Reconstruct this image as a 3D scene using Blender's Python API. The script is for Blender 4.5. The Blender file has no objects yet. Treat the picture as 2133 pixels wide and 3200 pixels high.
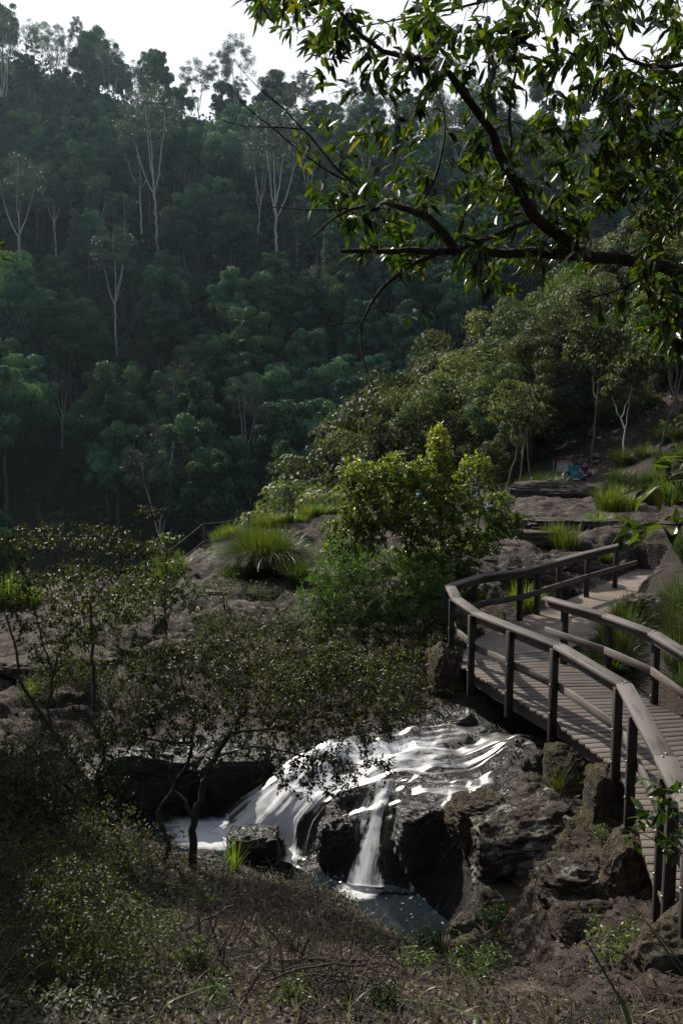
import bpy, math, numpy as np
from mathutils import Vector
S = bpy.context.scene
# ------------------------------------------------------------------ camera, light, exposure
F = 2700.0; TH = math.radians(6.5); CZ = 4.2          # focal length in photo pixels, pitch, eye height over the deck
cam = bpy.data.cameras.new('camera'); camo = bpy.data.objects.new('camera', cam); S.collection.objects.link(camo)
camo.location = (0, 0, CZ); camo.rotation_euler = (math.pi/2 - TH, 0, 0)
cam.sensor_fit = 'VERTICAL'; cam.sensor_height = 36; cam.lens = F/3200*36; cam.clip_start = .05; cam.clip_end = 3000
S.camera = camo
S.render.resolution_x = 682; S.render.resolution_y = 1024
SUN_EL, SUN_AZ = math.radians(38), math.radians(-37)     # azimuth measured from the view direction, negative = left
sd = Vector((math.sin(SUN_AZ)*math.cos(SUN_EL), math.cos(SUN_AZ)*math.cos(SUN_EL), math.sin(SUN_EL)))
sun = bpy.data.lights.new('sun', 'SUN'); sun.energy = 5.0; sun.angle = math.radians(.6); sun.color = (1, .93, .82)
suno = bpy.data.objects.new('sun', sun); S.collection.objects.link(suno); suno.rotation_euler = (-sd).to_track_quat('-Z', 'Y').to_euler()
W = bpy.data.worlds.new('World'); S.world = W; W.use_nodes = True
wn, wl = W.node_tree.nodes, W.node_tree.links
bg = wn['Background']; sky = wn.new('ShaderNodeTexSky'); sky.sky_type = 'NISHITA'; sky.sun_disc = False
sky.sun_elevation = SUN_EL; sky.sun_rotation = SUN_AZ; sky.dust_density = 3; sky.air_density = 1
SKY_STRENGTH = .12
bg.inputs['Strength'].default_value = SKY_STRENGTH
# thin bright cloud veil in the sky, densest towards the sun
wt = wn.new('ShaderNodeTexCoord'); wno = wn.new('ShaderNodeTexNoise'); wno.inputs['Scale'].default_value = 3.2; wno.inputs['Detail'].default_value = 7
wmap = wn.new('ShaderNodeMapping'); wmap.inputs['Scale'].default_value = (1, 1, 2.6)
wl.new(wt.outputs['Generated'], wmap.inputs['Vector']); wl.new(wmap.outputs[0], wno.inputs['Vector'])
dot = wn.new('ShaderNodeVectorMath'); dot.operation = 'DOT_PRODUCT'; dot.inputs[1].default_value = (math.sin(math.radians(-14))*.9, math.cos(math.radians(-14))*.9, .45)
wl.new(wt.outputs['Generated'], dot.inputs[0])
mr = wn.new('ShaderNodeMapRange'); mr.inputs['From Min'].default_value = .45; mr.inputs['From Max'].default_value = 1.0; mr.inputs['To Min'].default_value = 0; mr.inputs['To Max'].default_value = .75
wl.new(dot.outputs['Value'], mr.inputs['Value'])
ad = wn.new('ShaderNodeMath'); ad.operation = 'MULTIPLY_ADD'; ad.inputs[1].default_value = .9; ad.use_clamp = True
wl.new(wno.outputs['Fac'], ad.inputs[0]); wl.new(mr.outputs[0], ad.inputs[2])
mr2 = wn.new('ShaderNodeMapRange'); mr2.inputs['From Min'].default_value = .22; mr2.inputs['From Max'].default_value = 1.1; mr2.interpolation_type = 'SMOOTHSTEP'
wl.new(ad.outputs[0], mr2.inputs['Value'])
mxs = wn.new('ShaderNodeMix'); mxs.data_type = 'RGBA'; mxs.inputs['B'].default_value = (7.7, 7.95, 8.4, 1)
wl.new(mr2.outputs[0], mxs.inputs['Factor']); wl.new(sky.outputs[0], mxs.inputs['A']); wl.new(mxs.outputs['Result'], bg.inputs['Color'])
S.view_settings.view_transform = 'Standard'; S.view_settings.look = 'None'; S.view_settings.gamma = 1
S.view_settings.exposure = 0.22
S.render.engine = 'CYCLES'

# ------------------------------------------------------------------ helpers
C = S.collection
def dr(px, py):
    v = py-1600; return np.array([px-1066.5, F*math.cos(TH)-v*math.sin(TH), -F*math.sin(TH)-v*math.cos(TH)])
CAM = np.array([0, 0, CZ])
def P(px, py, z):            # photo pixel at a height
    a = dr(px, py); return a*((z-CZ)/a[2])+CAM
def D(px, py, y):            # photo pixel at a distance
    a = dr(px, py); return a*(y/a[1])+CAM
def tag(o, label=None, cat=None, group=None, kind=None):
    if label: o['label'] = label
    if cat: o['category'] = cat
    if group: o['group'] = group
    if kind: o['kind'] = kind
    return o
def empty(name, loc, label, cat, group=None, rz=0):
    o = bpy.data.objects.new(name, None); o.empty_display_size = .2; C.objects.link(o); o.location = loc; o.rotation_euler = (0, 0, rz)
    return tag(o, label, cat, group)
def link(name, me, mat=None, parent=None, loc=None):
    o = bpy.data.objects.new(name, me); C.objects.link(o)
    if mat and not me.materials: me.materials.append(mat)
    if parent: o.parent = parent
    if loc is not None: o.location = loc
    return o
def mesh_raw(name, V, loops, starts, rnd=None, uv=None, smooth=False, attrs=None):
    me = bpy.data.meshes.new(name); V = np.asarray(V, np.float32)
    me.vertices.add(len(V)); me.vertices.foreach_set('co', V.ravel())
    me.loops.add(len(loops)); me.loops.foreach_set('vertex_index', np.asarray(loops, np.int32))
    me.polygons.add(len(starts)); me.polygons.foreach_set('loop_start', np.asarray(starts, np.int32))
    if smooth: me.polygons.foreach_set('use_smooth', np.ones(len(starts), bool))
    me.update(calc_edges=True)
    if rnd is not None: me.attributes.new('rnd', 'FLOAT', 'POINT').data.foreach_set('value', np.asarray(rnd, np.float32))
    for k, a in (attrs or {}).items(): me.attributes.new(k, 'FLOAT', 'POINT').data.foreach_set('value', np.asarray(a, np.float32))
    if uv is not None:
        l = me.uv_layers.new(name='UVMap'); l.data.foreach_set('uv', np.asarray(uv, np.float32)[np.asarray(loops)].ravel())
    return me
def quads(name, V, Q, **k):
    Q = np.asarray(Q, np.int32); return mesh_raw(name, V, Q.ravel(), np.arange(len(Q))*Q.shape[1], **k)
def grid_faces(nu, nv):
    i = np.arange(nu-1)[:, None]*nv+np.arange(nv-1)[None]; i = i.ravel()
    return np.stack([i, i+1, i+nv+1, i+nv], 1)
def unit(a): return a/np.maximum(np.linalg.norm(a, axis=-1, keepdims=True), 1e-9)

def _h(ix, iy, iz, seed):
    n = (ix.astype(np.uint32)*np.uint32(374761393)+iy.astype(np.uint32)*np.uint32(668265263)+iz.astype(np.uint32)*np.uint32(2147483647)+np.uint32(seed*974711 & 0xffffffff))
    n = (n ^ (n >> np.uint32(13)))*np.uint32(1274126177); n = n ^ (n >> np.uint32(16))
    n = n*np.uint32(2246822519); n = n ^ (n >> np.uint32(15))
    return (n & np.uint32(0xffffff)).astype(np.float32)/float(0xffffff)
def noise(p, seed=0):
    p = np.asarray(p, np.float64)+1000.0; i = np.floor(p).astype(np.int64); f = (p-i).astype(np.float32); f = f*f*(3-2*f)
    r = 0
    for a in (0, 1):
        for b in (0, 1):
            for c in (0, 1):
                w = (f[:, 0] if a else 1-f[:, 0])*(f[:, 1] if b else 1-f[:, 1])*(f[:, 2] if c else 1-f[:, 2])
                r = r+w*_h(i[:, 0]+a, i[:, 1]+b, i[:, 2]+c, seed)
    return r*2-1
def fbm(p, o=4, seed=0, g=.5, ridge=False):
    r, a, t = 0, 1, 0; p = np.asarray(p, np.float64)
    for k in range(o):
        n = noise(p*2.03**k, seed+k*7)
        r = r+a*((1-2*np.abs(n)) if ridge else n); t += a; a *= g
    return r/t
def sstep(a, b, x): t = np.clip((x-a)/(b-a), 0, 1); return t*t*(3-2*t)

# ------------------------------------------------------------------ materials
def mat(name):
    m = bpy.data.materials.new(name); m.use_nodes = True; nt = m.node_tree
    return m, nt.nodes, nt.links, nt.nodes['Principled BSDF']
def ramp(n, pts):
    r = n.new('ShaderNodeValToRGB'); e = r.color_ramp.elements
    while len(e) < len(pts): e.new(.5)
    for q, (p, c) in zip(e, pts): q.position = p; q.color = (*c, 1) if len(c) == 3 else c
    return r
def leaf_mat(name, cols, tr=.35, rough=.42, spec=.5, trcol=None):
    m, n, l, b = mat(name)
    at = n.new('ShaderNodeAttribute'); at.attribute_name = 'rnd'
    oi = n.new('ShaderNodeObjectInfo')
    r = ramp(n, [(i/(len(cols)-1), c) for i, c in enumerate(cols)]); l.new(at.outputs['Fac'], r.inputs[0])
    hs = n.new('ShaderNodeHueSaturation'); l.new(r.outputs[0], hs.inputs['Color'])
    mp = n.new('ShaderNodeMapRange'); mp.inputs['To Min'].default_value = .55; mp.inputs['To Max'].default_value = 1.6; l.new(oi.outputs['Random'], mp.inputs['Value']); l.new(mp.outputs[0], hs.inputs['Value'])
    mh = n.new('ShaderNodeMapRange'); mh.inputs['To Min'].default_value = .468; mh.inputs['To Max'].default_value = .525
    mu = n.new('ShaderNodeMath'); mu.operation = 'FRACT'; m7 = n.new('ShaderNodeMath'); m7.operation = 'MULTIPLY'; m7.inputs[1].default_value = 7.31
    l.new(oi.outputs['Random'], m7.inputs[0]); l.new(m7.outputs[0], mu.inputs[0]); l.new(mu.outputs[0], mh.inputs['Value']); l.new(mh.outputs[0], hs.inputs['Hue'])
    l.new(hs.outputs[0], b.inputs['Base Color']); b.inputs['Roughness'].default_value = rough; b.inputs['Specular IOR Level'].default_value = spec
    t = n.new('ShaderNodeBsdfTranslucent'); mc = n.new('ShaderNodeMix'); mc.data_type = 'RGBA'; mc.blend_type = 'MULTIPLY'; mc.inputs['Factor'].default_value = 1
    mc.inputs['B'].default_value = (*(trcol or (2.6, 2.4, .9)), 1); l.new(hs.outputs[0], mc.inputs['A']); l.new(mc.outputs['Result'], t.inputs['Color'])
    mx = n.new('ShaderNodeMixShader'); mx.inputs[0].default_value = tr
    l.new(b.outputs[0], mx.inputs[1]); l.new(t.outputs[0], mx.inputs[2]); l.new(mx.outputs[0], n['Material Output'].inputs['Surface'])
    return m
def noisy_mat(name, cols, scale=6, rough=.85, bump=.3, bscale=None, stretch=(1, 1, 1), spec=.3, dist=.02):
    m, n, l, b = mat(name)
    tc = n.new('ShaderNodeTexCoord'); mp = n.new('ShaderNodeMapping'); mp.inputs['Scale'].default_value = stretch
    l.new(tc.outputs['Object'], mp.inputs[0])
    no = n.new('ShaderNodeTexNoise'); no.inputs['Scale'].default_value = scale; no.inputs['Detail'].default_value = 8; no.inputs['Roughness'].default_value = .62; l.new(mp.outputs[0], no.inputs['Vector'])
    r = ramp(n, [(.28+.44*i/(len(cols)-1), c) for i, c in enumerate(cols)]); l.new(no.outputs['Fac'], r.inputs[0]); l.new(r.outputs[0], b.inputs['Base Color'])
    b.inputs['Roughness'].default_value = rough; b.inputs['Specular IOR Level'].default_value = spec
    if bump:
        n2 = n.new('ShaderNodeTexNoise'); n2.inputs['Scale'].default_value = bscale or scale*4; n2.inputs['Detail'].default_value = 6; l.new(mp.outputs[0], n2.inputs['Vector'])
        bp = n.new('ShaderNodeBump'); bp.inputs['Strength'].default_value = bump; bp.inputs['Distance'].default_value = dist; l.new(n2.outputs['Fac'], bp.inputs['Height']); l.new(bp.outputs[0], b.inputs['Normal'])
    return m
M = {}
M['forest'] = leaf_mat('forest_leaf', [(.016, .048, .034), (.030, .082, .052), (.054, .120, .064), (.095, .165, .070)], .16, .6, .25)
M['understorey'] = leaf_mat('gap_shade_leaf', [(.012, .030, .022), (.022, .050, .032), (.034, .070, .038)], .1, .7, .2)  # darker leaf colour that paints shade into the gaps between forest trees
M['olive'] = leaf_mat('olive_leaf', [(.027, .048, .025), (.046, .070, .034), (.070, .094, .040), (.118, .130, .044)], .25, .6, .3)
M['gum'] = leaf_mat('gum_leaf', [(.040, .058, .040), (.060, .082, .056), (.085, .106, .070)], .2, .5, .4, (1.5, 1.8, 1.2))
M['dead'] = leaf_mat('dead_leaf', [(.07, .06, .065), (.10, .085, .09), (.13, .11, .11)], .1, .8, .1)
M['overhang'] = leaf_mat('glossy_leaf', [(.009, .018, .009), (.014, .027, .010), (.020, .038, .011), (.028, .052, .012), (.040, .068, .013), (.12, .11, .012)], .33, .30, .45, (2.2, 2.6, .4))
M['shrub'] = leaf_mat('shrub_leaf', [(.012, .019, .008), (.022, .034, .011), (.036, .054, .015), (.068, .088, .022)], .32, .45, .25)
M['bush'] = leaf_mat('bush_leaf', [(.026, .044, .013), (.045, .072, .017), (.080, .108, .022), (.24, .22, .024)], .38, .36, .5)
M['bamboo'] = leaf_mat('fine_leaf', [(.034, .060, .020), (.055, .095, .024), (.085, .135, .030)], .4, .4, .5)
M['grass'] = leaf_mat('grass_blade', [(.034, .068, .018), (.055, .096, .021), (.088, .132, .026), (.18, .18, .045)], .4, .4, .4, (1.8, 1.9, .6))
M['dark_grass'] = leaf_mat('dark_grass_blade', [(.022, .042, .016), (.036, .064, .020), (.056, .084, .024), (.12, .115, .05)], .35, .4, .4, (1.7, 1.8, .6))
M['litter'] = leaf_mat('litter_leaf', [(.022, .014, .010), (.042, .027, .020), (.078, .052, .038), (.21, .15, .118)], .1, .7, .2, (1, 1, 1))
M['bark'] = noisy_mat('dark_bark', [(.030, .024, .020), (.060, .050, .042), (.11, .095, .08)], 14, .9, .6, stretch=(1, 1, .35))
M['twig'] = noisy_mat('twig_bark', [(.040, .030, .024), (.085, .066, .052)], 20, .85, 0)
M['pale'] = noisy_mat('pale_bark', [(.26, .24, .22), (.42, .40, .38), (.55, .53, .51)], 1.5, .8, .2, stretch=(1, 1, .3))
M['brown_bark'] = noisy_mat('brown_bark', [(.07, .052, .045), (.14, .105, .09), (.2, .16, .14)], 2, .9, .3, stretch=(1, 1, .3))
M['stick'] = noisy_mat('grey_stick', [(.045, .036, .03), (.10, .085, .075)], 12, .85, .3, stretch=(1, 1, .3))
M['concrete'] = noisy_mat('path_concrete', [(.13, .10, .085), (.19, .15, .125), (.25, .205, .175)], 1.6, .9, .35, 30)
M['steel'] = noisy_mat('grey_steel', [(.25, .24, .23), (.36, .35, .34)], 20, .45, 0, spec=.5)
M['steel'].node_tree.nodes['Principled BSDF'].inputs['Metallic'].default_value = .7

def rock_mat(name, lichen=.0, mossy=.0, use_attr=False, base=((.028, .020, .016), (.064, .048, .040), (.112, .087, .074), (.19, .157, .135)), wet=0.):
    m, n, l, b = mat(name)
    tc = n.new('ShaderNodeTexCoord'); co = tc.outputs['Object']
    def nz(scale, detail=8, rough=.6, st=(1, 1, 1)):
        mp = n.new('ShaderNodeMapping'); mp.inputs['Scale'].default_value = st; mp.inputs['Rotation'].default_value = (.25, -.2, .1); l.new(co, mp.inputs[0])
        t = n.new('ShaderNodeTexNoise'); t.inputs['Scale'].default_value = scale; t.inputs['Detail'].default_value = detail; t.inputs['Roughness'].default_value = rough; l.new(mp.outputs[0], t.inputs[0]); return t.outputs['Fac']
    def mix(f, a, c, bt='MIX'):
        x = n.new('ShaderNodeMix'); x.data_type = 'RGBA'; x.blend_type = bt
        for s, v in (('Factor', f), ('A', a), ('B', c)):
            if isinstance(v, (tuple, float, int)): x.inputs[s].default_value = (*v, 1) if isinstance(v, tuple) else v
            else: l.new(v, x.inputs[s])
        return x.outputs['Result']
    def rng_(v, a, c, t0=0, t1=1):
        x = n.new('ShaderNodeMapRange'); x.inputs['From Min'].default_value = a; x.inputs['From Max'].default_value = c; x.inputs['To Min'].default_value = t0; x.inputs['To Max'].default_value = t1; l.new(v, x.inputs['Value']); return x.outputs[0]
    def mul(a, c, op='MULTIPLY'):
        x = n.new('ShaderNodeMath'); x.operation = op; x.use_clamp = op != 'MULTIPLY'
        for i, v in enumerate((a, c)):
            if isinstance(v, (float, int)): x.inputs[i].default_value = v
            else: l.new(v, x.inputs[i])
        return x.outputs[0]
    big = nz(1.3, 9, .65); st = nz(3.5, 8, .65, (1, 1, 4.5)); fine = nz(22, 6, .7)
    f = mul(mul(big, .55), mul(st, .45), 'ADD')
    r = ramp(n, [(.37, base[0]), (.46, base[1]), (.54, base[2]), (.64, base[3])]); l.new(f, r.inputs[0])
    col = mix(rng_(fine, .3, .7, 0, .85), r.outputs[0], mix(1., r.outputs[0], (.55, .5, .48), 'MULTIPLY'))
    # crevices
    vo = n.new('ShaderNodeTexVoronoi'); vo.feature = 'DISTANCE_TO_EDGE'; vo.inputs['Scale'].default_value = 1.5
    dm = n.new('ShaderNodeMapping'); dm.inputs['Scale'].default_value = (1, 1, 2.6); nv = n.new('ShaderNodeTexNoise'); nv.inputs['Scale'].default_value = 2.2; nv.inputs['Detail'].default_value = 5
    l.new(co, nv.inputs[0]); va = n.new('ShaderNodeVectorMath'); va.operation = 'ADD'; l.new(co, va.inputs[0]); l.new(nv.outputs['Color'], va.inputs[1]); l.new(va.outputs[0], dm.inputs[0]); l.new(dm.outputs[0], vo.inputs['Vector'])
    crack = rng_(vo.outputs['Distance'], 0, .035, 0, 1)
    col = mix(crack, mix(1., col, (.45, .42, .4), 'MULTIPLY'), col)
    rough = None
    if use_attr:
        ar = n.new('ShaderNodeAttribute'); ar.attribute_name = 'rock'; aw = n.new('ShaderNodeAttribute'); aw.attribute_name = 'wet'; al = n.new('ShaderNodeAttribute'); al.attribute_name = 'lichen'
        am = n.new('ShaderNodeAttribute'); am.attribute_name = 'moss'; ag = n.new('ShaderNodeAttribute'); ag.attribute_name = 'green'
        lich = mul(al.outputs['Fac'], rng_(nz(7, 8, .7), .52, .60))
        col = mix(lich, col, mix(rng_(fine, .35, .65), (.22, .22, .19), (.50, .49, .44)))
        mo = mul(am.outputs['Fac'], rng_(nz(5, 8, .7), .45, .6))
        col = mix(mo, col, mix(rng_(fine, .35, .65), (.030, .035, .008), (.085, .085, .018)))
        wt_ = mul(aw.outputs['Fac'], 1.0)
        col = mix(wt_, col, mix(1., col, (.22, .20, .20), 'MULTIPLY'))
        soil = ramp(n, [(.32, (.022, .015, .011)), (.5, (.042, .029, .022)), (.66, (.075, .054, .042))]); l.new(mul(mul(nz(2.5, 8, .7), .5), mul(nz(30, 6, .7), .5), 'ADD'), soil.inputs[0])
        gs = mix(mul(ag.outputs['Fac'], rng_(nz(.35, 6), .4, .6, .55, 1)), soil.outputs[0], (.020, .030, .014))
        rk = rng_(mul(ar.outputs['Fac'], mul(rng_(big, .3, .7, -.25, .25), 0.0, 'ADD') if False else rng_(big, .3, .7, .8, 1.2)), .4, .6)
        col = mix(rk, gs, col)
        rough = mix(wt_, (.85, .85, .85), (.30, .30, .30))
        sp = mix(wt_, (.25, .25, .25), (.55, .55, .55))
        l.new(rough, b.inputs['Roughness']); l.new(sp, b.inputs['Specular IOR Level'])
    else:
        geo = n.new('ShaderNodeNewGeometry'); sx = n.new('ShaderNodeSeparateXYZ'); l.new(geo.outputs['Normal'], sx.inputs[0])
        if lichen: col = mix(mul(rng_(nz(3.2, 9, .72), .50, .60, 0, lichen), rng_(sx.outputs['Z'], -.2, .4)), col, mix(rng_(fine, .35, .65), (.24, .24, .20), (.52, .51, .46)))
        if mossy: col = mix(mul(rng_(nz(2.6, 8, .7), .42, .58, 0, mossy), rng_(sx.outputs['Z'], -.3, .3)), col, mix(rng_(fine, .35, .65), (.030, .034, .008), (.095, .090, .018)))
        b.inputs['Roughness'].default_value = .85-.6*wet; b.inputs['Specular IOR Level'].default_value = .3+.4*wet
    l.new(col, b.inputs['Base Color'])
    h = mul(mul(st, .8), mul(fine, .45), 'ADD'); h2 = n.new('ShaderNodeMath'); h2.operation = 'MULTIPLY_ADD'; l.new(crack, h2.inputs[0]); h2.inputs[1].default_value = .25; l.new(h, h2.inputs[2])
    bp = n.new('ShaderNodeBump'); bp.inputs['Strength'].default_value = 1.0; bp.inputs['Distance'].default_value = .13; l.new(h2.outputs[0], bp.inputs['Height']); l.new(bp.outputs[0], b.inputs['Normal'])
    return m
M['ground'] = rock_mat('rock_and_soil', use_attr=True)
M['boulder'] = rock_mat('boulder_rock', lichen=.25, mossy=.3)
M['brown_rock'] = rock_mat('brown_boulder', lichen=.15, mossy=.35, base=((.045, .032, .024), (.090, .066, .050), (.14, .105, .08), (.20, .155, .125)))
M['lichen_rock'] = rock_mat('lichen_boulder', lichen=.9, mossy=.2)
M['mossy_rock'] = rock_mat('mossy_boulder', lichen=.1, mossy=1.)
M['wet_rock'] = rock_mat('wet_boulder', wet=.9, base=((.012, .011, .011), (.022, .020, .020), (.035, .032, .032), (.05, .045, .045)))

def wood_mat(name, cols, scale=1.):
    m, n, l, b = mat(name)
    uv = n.new('ShaderNodeUVMap'); mp = n.new('ShaderNodeMapping'); mp.inputs['Scale'].default_value = (1.6*scale, 38*scale, 1); l.new(uv.outputs[0], mp.inputs[0])
    no = n.new('ShaderNodeTexNoise'); no.inputs['Scale'].default_value = 1; no.inputs['Detail'].default_value = 7; no.inputs['Roughness'].default_value = .65; l.new(mp.outputs[0], no.inputs[0])
    tc = n.new('ShaderNodeTexCoord'); n3 = n.new('ShaderNodeTexNoise'); n3.inputs['Scale'].default_value = 2.2; n3.inputs['Detail'].default_value = 6; l.new(tc.outputs['Object'], n3.inputs[0])
    at = n.new('ShaderNodeAttribute'); at.attribute_name = 'rnd'
    f = n.new('ShaderNodeMath'); f.operation = 'MULTIPLY_ADD'; l.new(at.outputs['Fac'], f.inputs[0]); f.inputs[1].default_value = .22; l.new(no.outputs['Fac'], f.inputs[2])
    f2 = n.new('ShaderNodeMath'); f2.operation = 'MULTIPLY_ADD'; l.new(n3.outputs['Fac'], f2.inputs[0]); f2.inputs[1].default_value = .5; l.new(f.outputs[0], f2.inputs[2])
    r = ramp(n, [(.55+.35*i/(len(cols)-1), c) for i, c in enumerate(cols)]); l.new(f2.outputs[0], r.inputs[0]); l.new(r.outputs[0], b.inputs['Base Color'])
    b.inputs['Roughness'].default_value = .72; b.inputs['Specular IOR Level'].default_value = .35
    bp = n.new('ShaderNodeBump'); bp.inputs['Strength'].default_value = .5; bp.inputs['Distance'].default_value = .006; l.new(no.outputs['Fac'], bp.inputs['Height']); l.new(bp.outputs[0], b.inputs['Normal'])
    return m
M['deck'] = wood_mat('weathered_decking', [(.040, .030, .026), (.072, .057, .049), (.118, .095, .083)])
M['rail'] = wood_mat('weathered_rail', [(.036, .030, .027), (.074, .063, .057), (.145, .126, .116)])
M['rail_dark'] = wood_mat('dark_rail', [(.035, .027, .025), (.062, .050, .046), (.10, .083, .077)])
M['post'] = wood_mat('dark_post', [(.014, .011, .010), (.024, .019, .017), (.042, .034, .031)])

def flat_mat(name, col, rough=.7, spec=.3):
    m, n, l, b = mat(name); b.inputs['Roughness'].default_value = rough; b.inputs['Specular IOR Level'].default_value = spec
    tc = n.new('ShaderNodeTexCoord'); no = n.new('ShaderNodeTexNoise'); no.inputs['Scale'].default_value = 9; no.inputs['Detail'].default_value = 4; l.new(tc.outputs['Object'], no.inputs[0])
    r = ramp(n, [(.3, tuple(c*.78 for c in col)), (.7, tuple(min(1, c*1.12) for c in col))]); l.new(no.outputs['Fac'], r.inputs[0]); l.new(r.outputs[0], b.inputs['Base Color'])
    return m

# ------------------------------------------------------------------ terrain function
SOIL = [(-300,3200,4.6),(0,3200,4.8),(500,3200,5.0),(1066,3200,5.2),(1600,3200,5.6),(2133,3200,5.6),(2500,3200,5.6),
 (0,2900,6.6),(400,2950,6.9),(800,2950,7.4),(1100,3000,7.6),(1400,3050,7.8),(-200,2600,9.2),(0,2600,9.5),(250,2700,9.6),(500,2720,10.2),(650,2735,10.7),
 (780,2742,10.9),(900,2755,10.8),(1000,2775,10.7),(1080,2800,10.5),(1180,2880,10.0),(1270,2935,9.5),(1350,2975,9.1),(1460,2985,8.9),(0,2450,11.5),(200,2470,12.0),(420,2600,11.6),
 (2000,1900,17),(2133,1850,17.5),(2133,1750,20),(2050,1800,19.5),(2000,2050,14.6),(2133,2150,13.2),(2133,1950,15.5),
 (1850,1500,44),(1950,1530,40),(2133,1560,36),(2000,1400,48),(2133,1350,46),(2133,1200,54),(1900,1350,52),(1750,1400,52),(1600,1420,54),(2133,1050,62)]
ROCK = [(1700,3060,7.9),(1950,3080,7.2),(2133,3000,6.3),(1430,2890,10.0),(1400,2790,10.75),(1300,2725,11.15),(1400,2560,11.3),(1500,2600,10.9),(1550,2520,11.2),(1700,2500,10.7),(1850,2550,9.9),
 (1600,2700,9.9),(1450,2750,10.6),(1800,2700,9.3),(1700,2850,9.1),(1900,2850,8.3),(1950,2720,8.8),(1550,2890,9.6),(1850,2620,9.6),
 (1200,2510,11.9),(1300,2520,11.75),(1400,2470,11.85),(1500,2440,11.9),(1100,2400,12.8),(1000,2430,12.6),(900,2440,12.6),(830,2480,12.5),(1300,2370,12.7),(1450,2330,12.8),(1600,2350,12.4),(1200,2340,13.1),(1700,2320,12.6),
 (1100,2530,12.0),(1050,2560,11.95),(850,2690,11.85),(950,2725,11.55),(780,2650,12.0),(720,2655,12.15),(1050,2735,11.45),(1120,2748,11.35),(950,2560,12.2),(850,2580,12.25),
 (500,2540,13.1),(350,2520,13.3),(650,2500,13.5),(780,2440,13.2),(400,2340,13.6),(600,2380,13.6),(200,2340,13.6),(750,2350,13.6),(950,2310,13.7),(1150,2270,13.9),(1300,2230,14.0),(1380,2140,14.3),(1400,2070,14.9),
 (500,2150,16),(700,2150,15.8),(900,2150,15.8),(1100,2150,15.3),(1250,2100,15.6),(600,1960,18.8),(450,1960,19),(800,1950,18.5),(300,1960,19.8),(100,1990,20.2),(0,2030,20),(1000,1980,18),(1200,1980,17.5),
 (700,1850,20.5),(620,1870,20.2),(560,1900,19.8),(900,1850,20.5),(1100,1850,20),(1300,1850,19),(700,1790,22),(640,1740,23.5),(780,1685,25),(900,1650,26.5),(1010,1635,27.5),(1000,1720,24.5),(850,1740,23.8),(1150,1610,29),(1300,1700,24),(1480,1700,23),
 (400,1900,21),(200,1900,22),(0,1890,24),(520,1830,22.5),(480,1800,24),(300,1870,24.5),
 (1480,1600,29),(1650,1600,28.5),(1700,1560,32.5),(1900,1580,31),(2050,1600,29),(1750,1660,25),(1900,1680,23.5),(2050,1650,25),(2133,1640,26),(1600,1700,22.5),(1500,1760,20.5),(1700,1740,21),(1400,1800,19.5),(1650,1800,19.5),(1760,1500,46),(1700,1530,40)]
WSOIL = [(6.5,14,1),(8,11,2),(7,8,2),(6,5,2.2),(4.5,4,1.9),(0,0,2.6),(-5,2,2.3),(-6,6,.4),(2.5,3,1.9),(3.6,5.5,.7),(0,-3,3.5),(-6,-3,3.5),(6,-3,3.6),(12,3,4),(-12,3,2.5),(-10,8,.6),(12,10,4),(12,18,3),(-9,12,-.8),(0,2.2,2.3),
 (12,26,2.2),(16,34,3.2),(20,44,6),(9,22,.5),(5,11,.2),(5.2,9,.6),(4.6,7.3,.3),(-14,16,-1.0),(-2,3,1.7),(-3.5,5,.6)]
WROCK = [(.5,10.9,-2.65),(.9,10.5,-2.65),(1.1,10.2,-2.6),(.3,11.1,-2.6),(-.1,11.2,-2.5),(-1.9,12.7,-2.55),(-2.5,12.9,-2.6),(-1.3,12.5,-2.5),(-3.2,12.9,-2.6),(-4.3,14,-2.6),(-5.2,16,-2.2),(-6,18,-1.5),(-8.2,18.5,-1.3),(-7.3,15.8,-1.2),(-10,21,-1.2),(-6.6,20.3,-1.3),(-4.6,18.6,-1.25),
 (3.5,9.5,-.7),(4.3,9.5,-.3),(4,8,-.5),(3.2,8,-.75),(3.2,13,-1.15),(4,14,-1.1),(4.4,15,-.6),(3.4,11.2,-1.3),(4.2,11,-.6),(3.1,6.6,-.35),(3.8,6.6,-.3),
 (3,16,-.3),(4.5,18,-.28),(6,19.5,-.25),(7,21.5,-.2),(2.4,15.2,-.3),(3.2,15.4,-.4),(3,18.2,-.75),(4.5,19.8,-.65),(5.5,20.8,-.4),(6.5,18,-.1)]
cps, rk = [], []
for l_, v in ((SOIL, 0), (ROCK, 1)):
    for a in l_: cps.append(D(*a)); rk.append(v)
for l_, v in ((WSOIL, 0), (WROCK, 1)):
    for a in l_: cps.append(np.array(a, float)); rk.append(v)
cps = np.array(cps); rk = np.array(rk, float)
def rbf_fit(xy, v):
    A = np.linalg.norm(xy[:, None]-xy[None], axis=2); A += np.eye(len(A))*-.02
    B = np.c_[np.ones(len(xy)), xy]; n = len(xy)
    K = np.block([[A, B], [B.T, np.zeros((3, 3))]]); return np.linalg.solve(K, np.r_[v, 0, 0, 0])
_cz = rbf_fit(cps[:, :2], cps[:, 2])
def rbf(xy, c):
    r = np.empty(len(xy)); n = len(cps)
    for i in range(0, len(xy), 60000):
        q = xy[i:i+60000]; d = np.sqrt((q[:, :1]-cps[:, 0])**2+(q[:, 1:]-cps[:, 1])**2)
        r[i:i+60000] = d@c[:n]+c[n]+q@c[n+1:]
    return r
def rockmask(xy):
    r = np.empty(len(xy))
    for i in range(0, len(xy), 60000):
        q = xy[i:i+60000]; w = 1/((q[:, :1]-cps[:, 0])**2+(q[:, 1:]-cps[:, 1])**2+.02)**2
        r[i:i+60000] = (w@rk)/w.sum(1)
    return r
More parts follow.
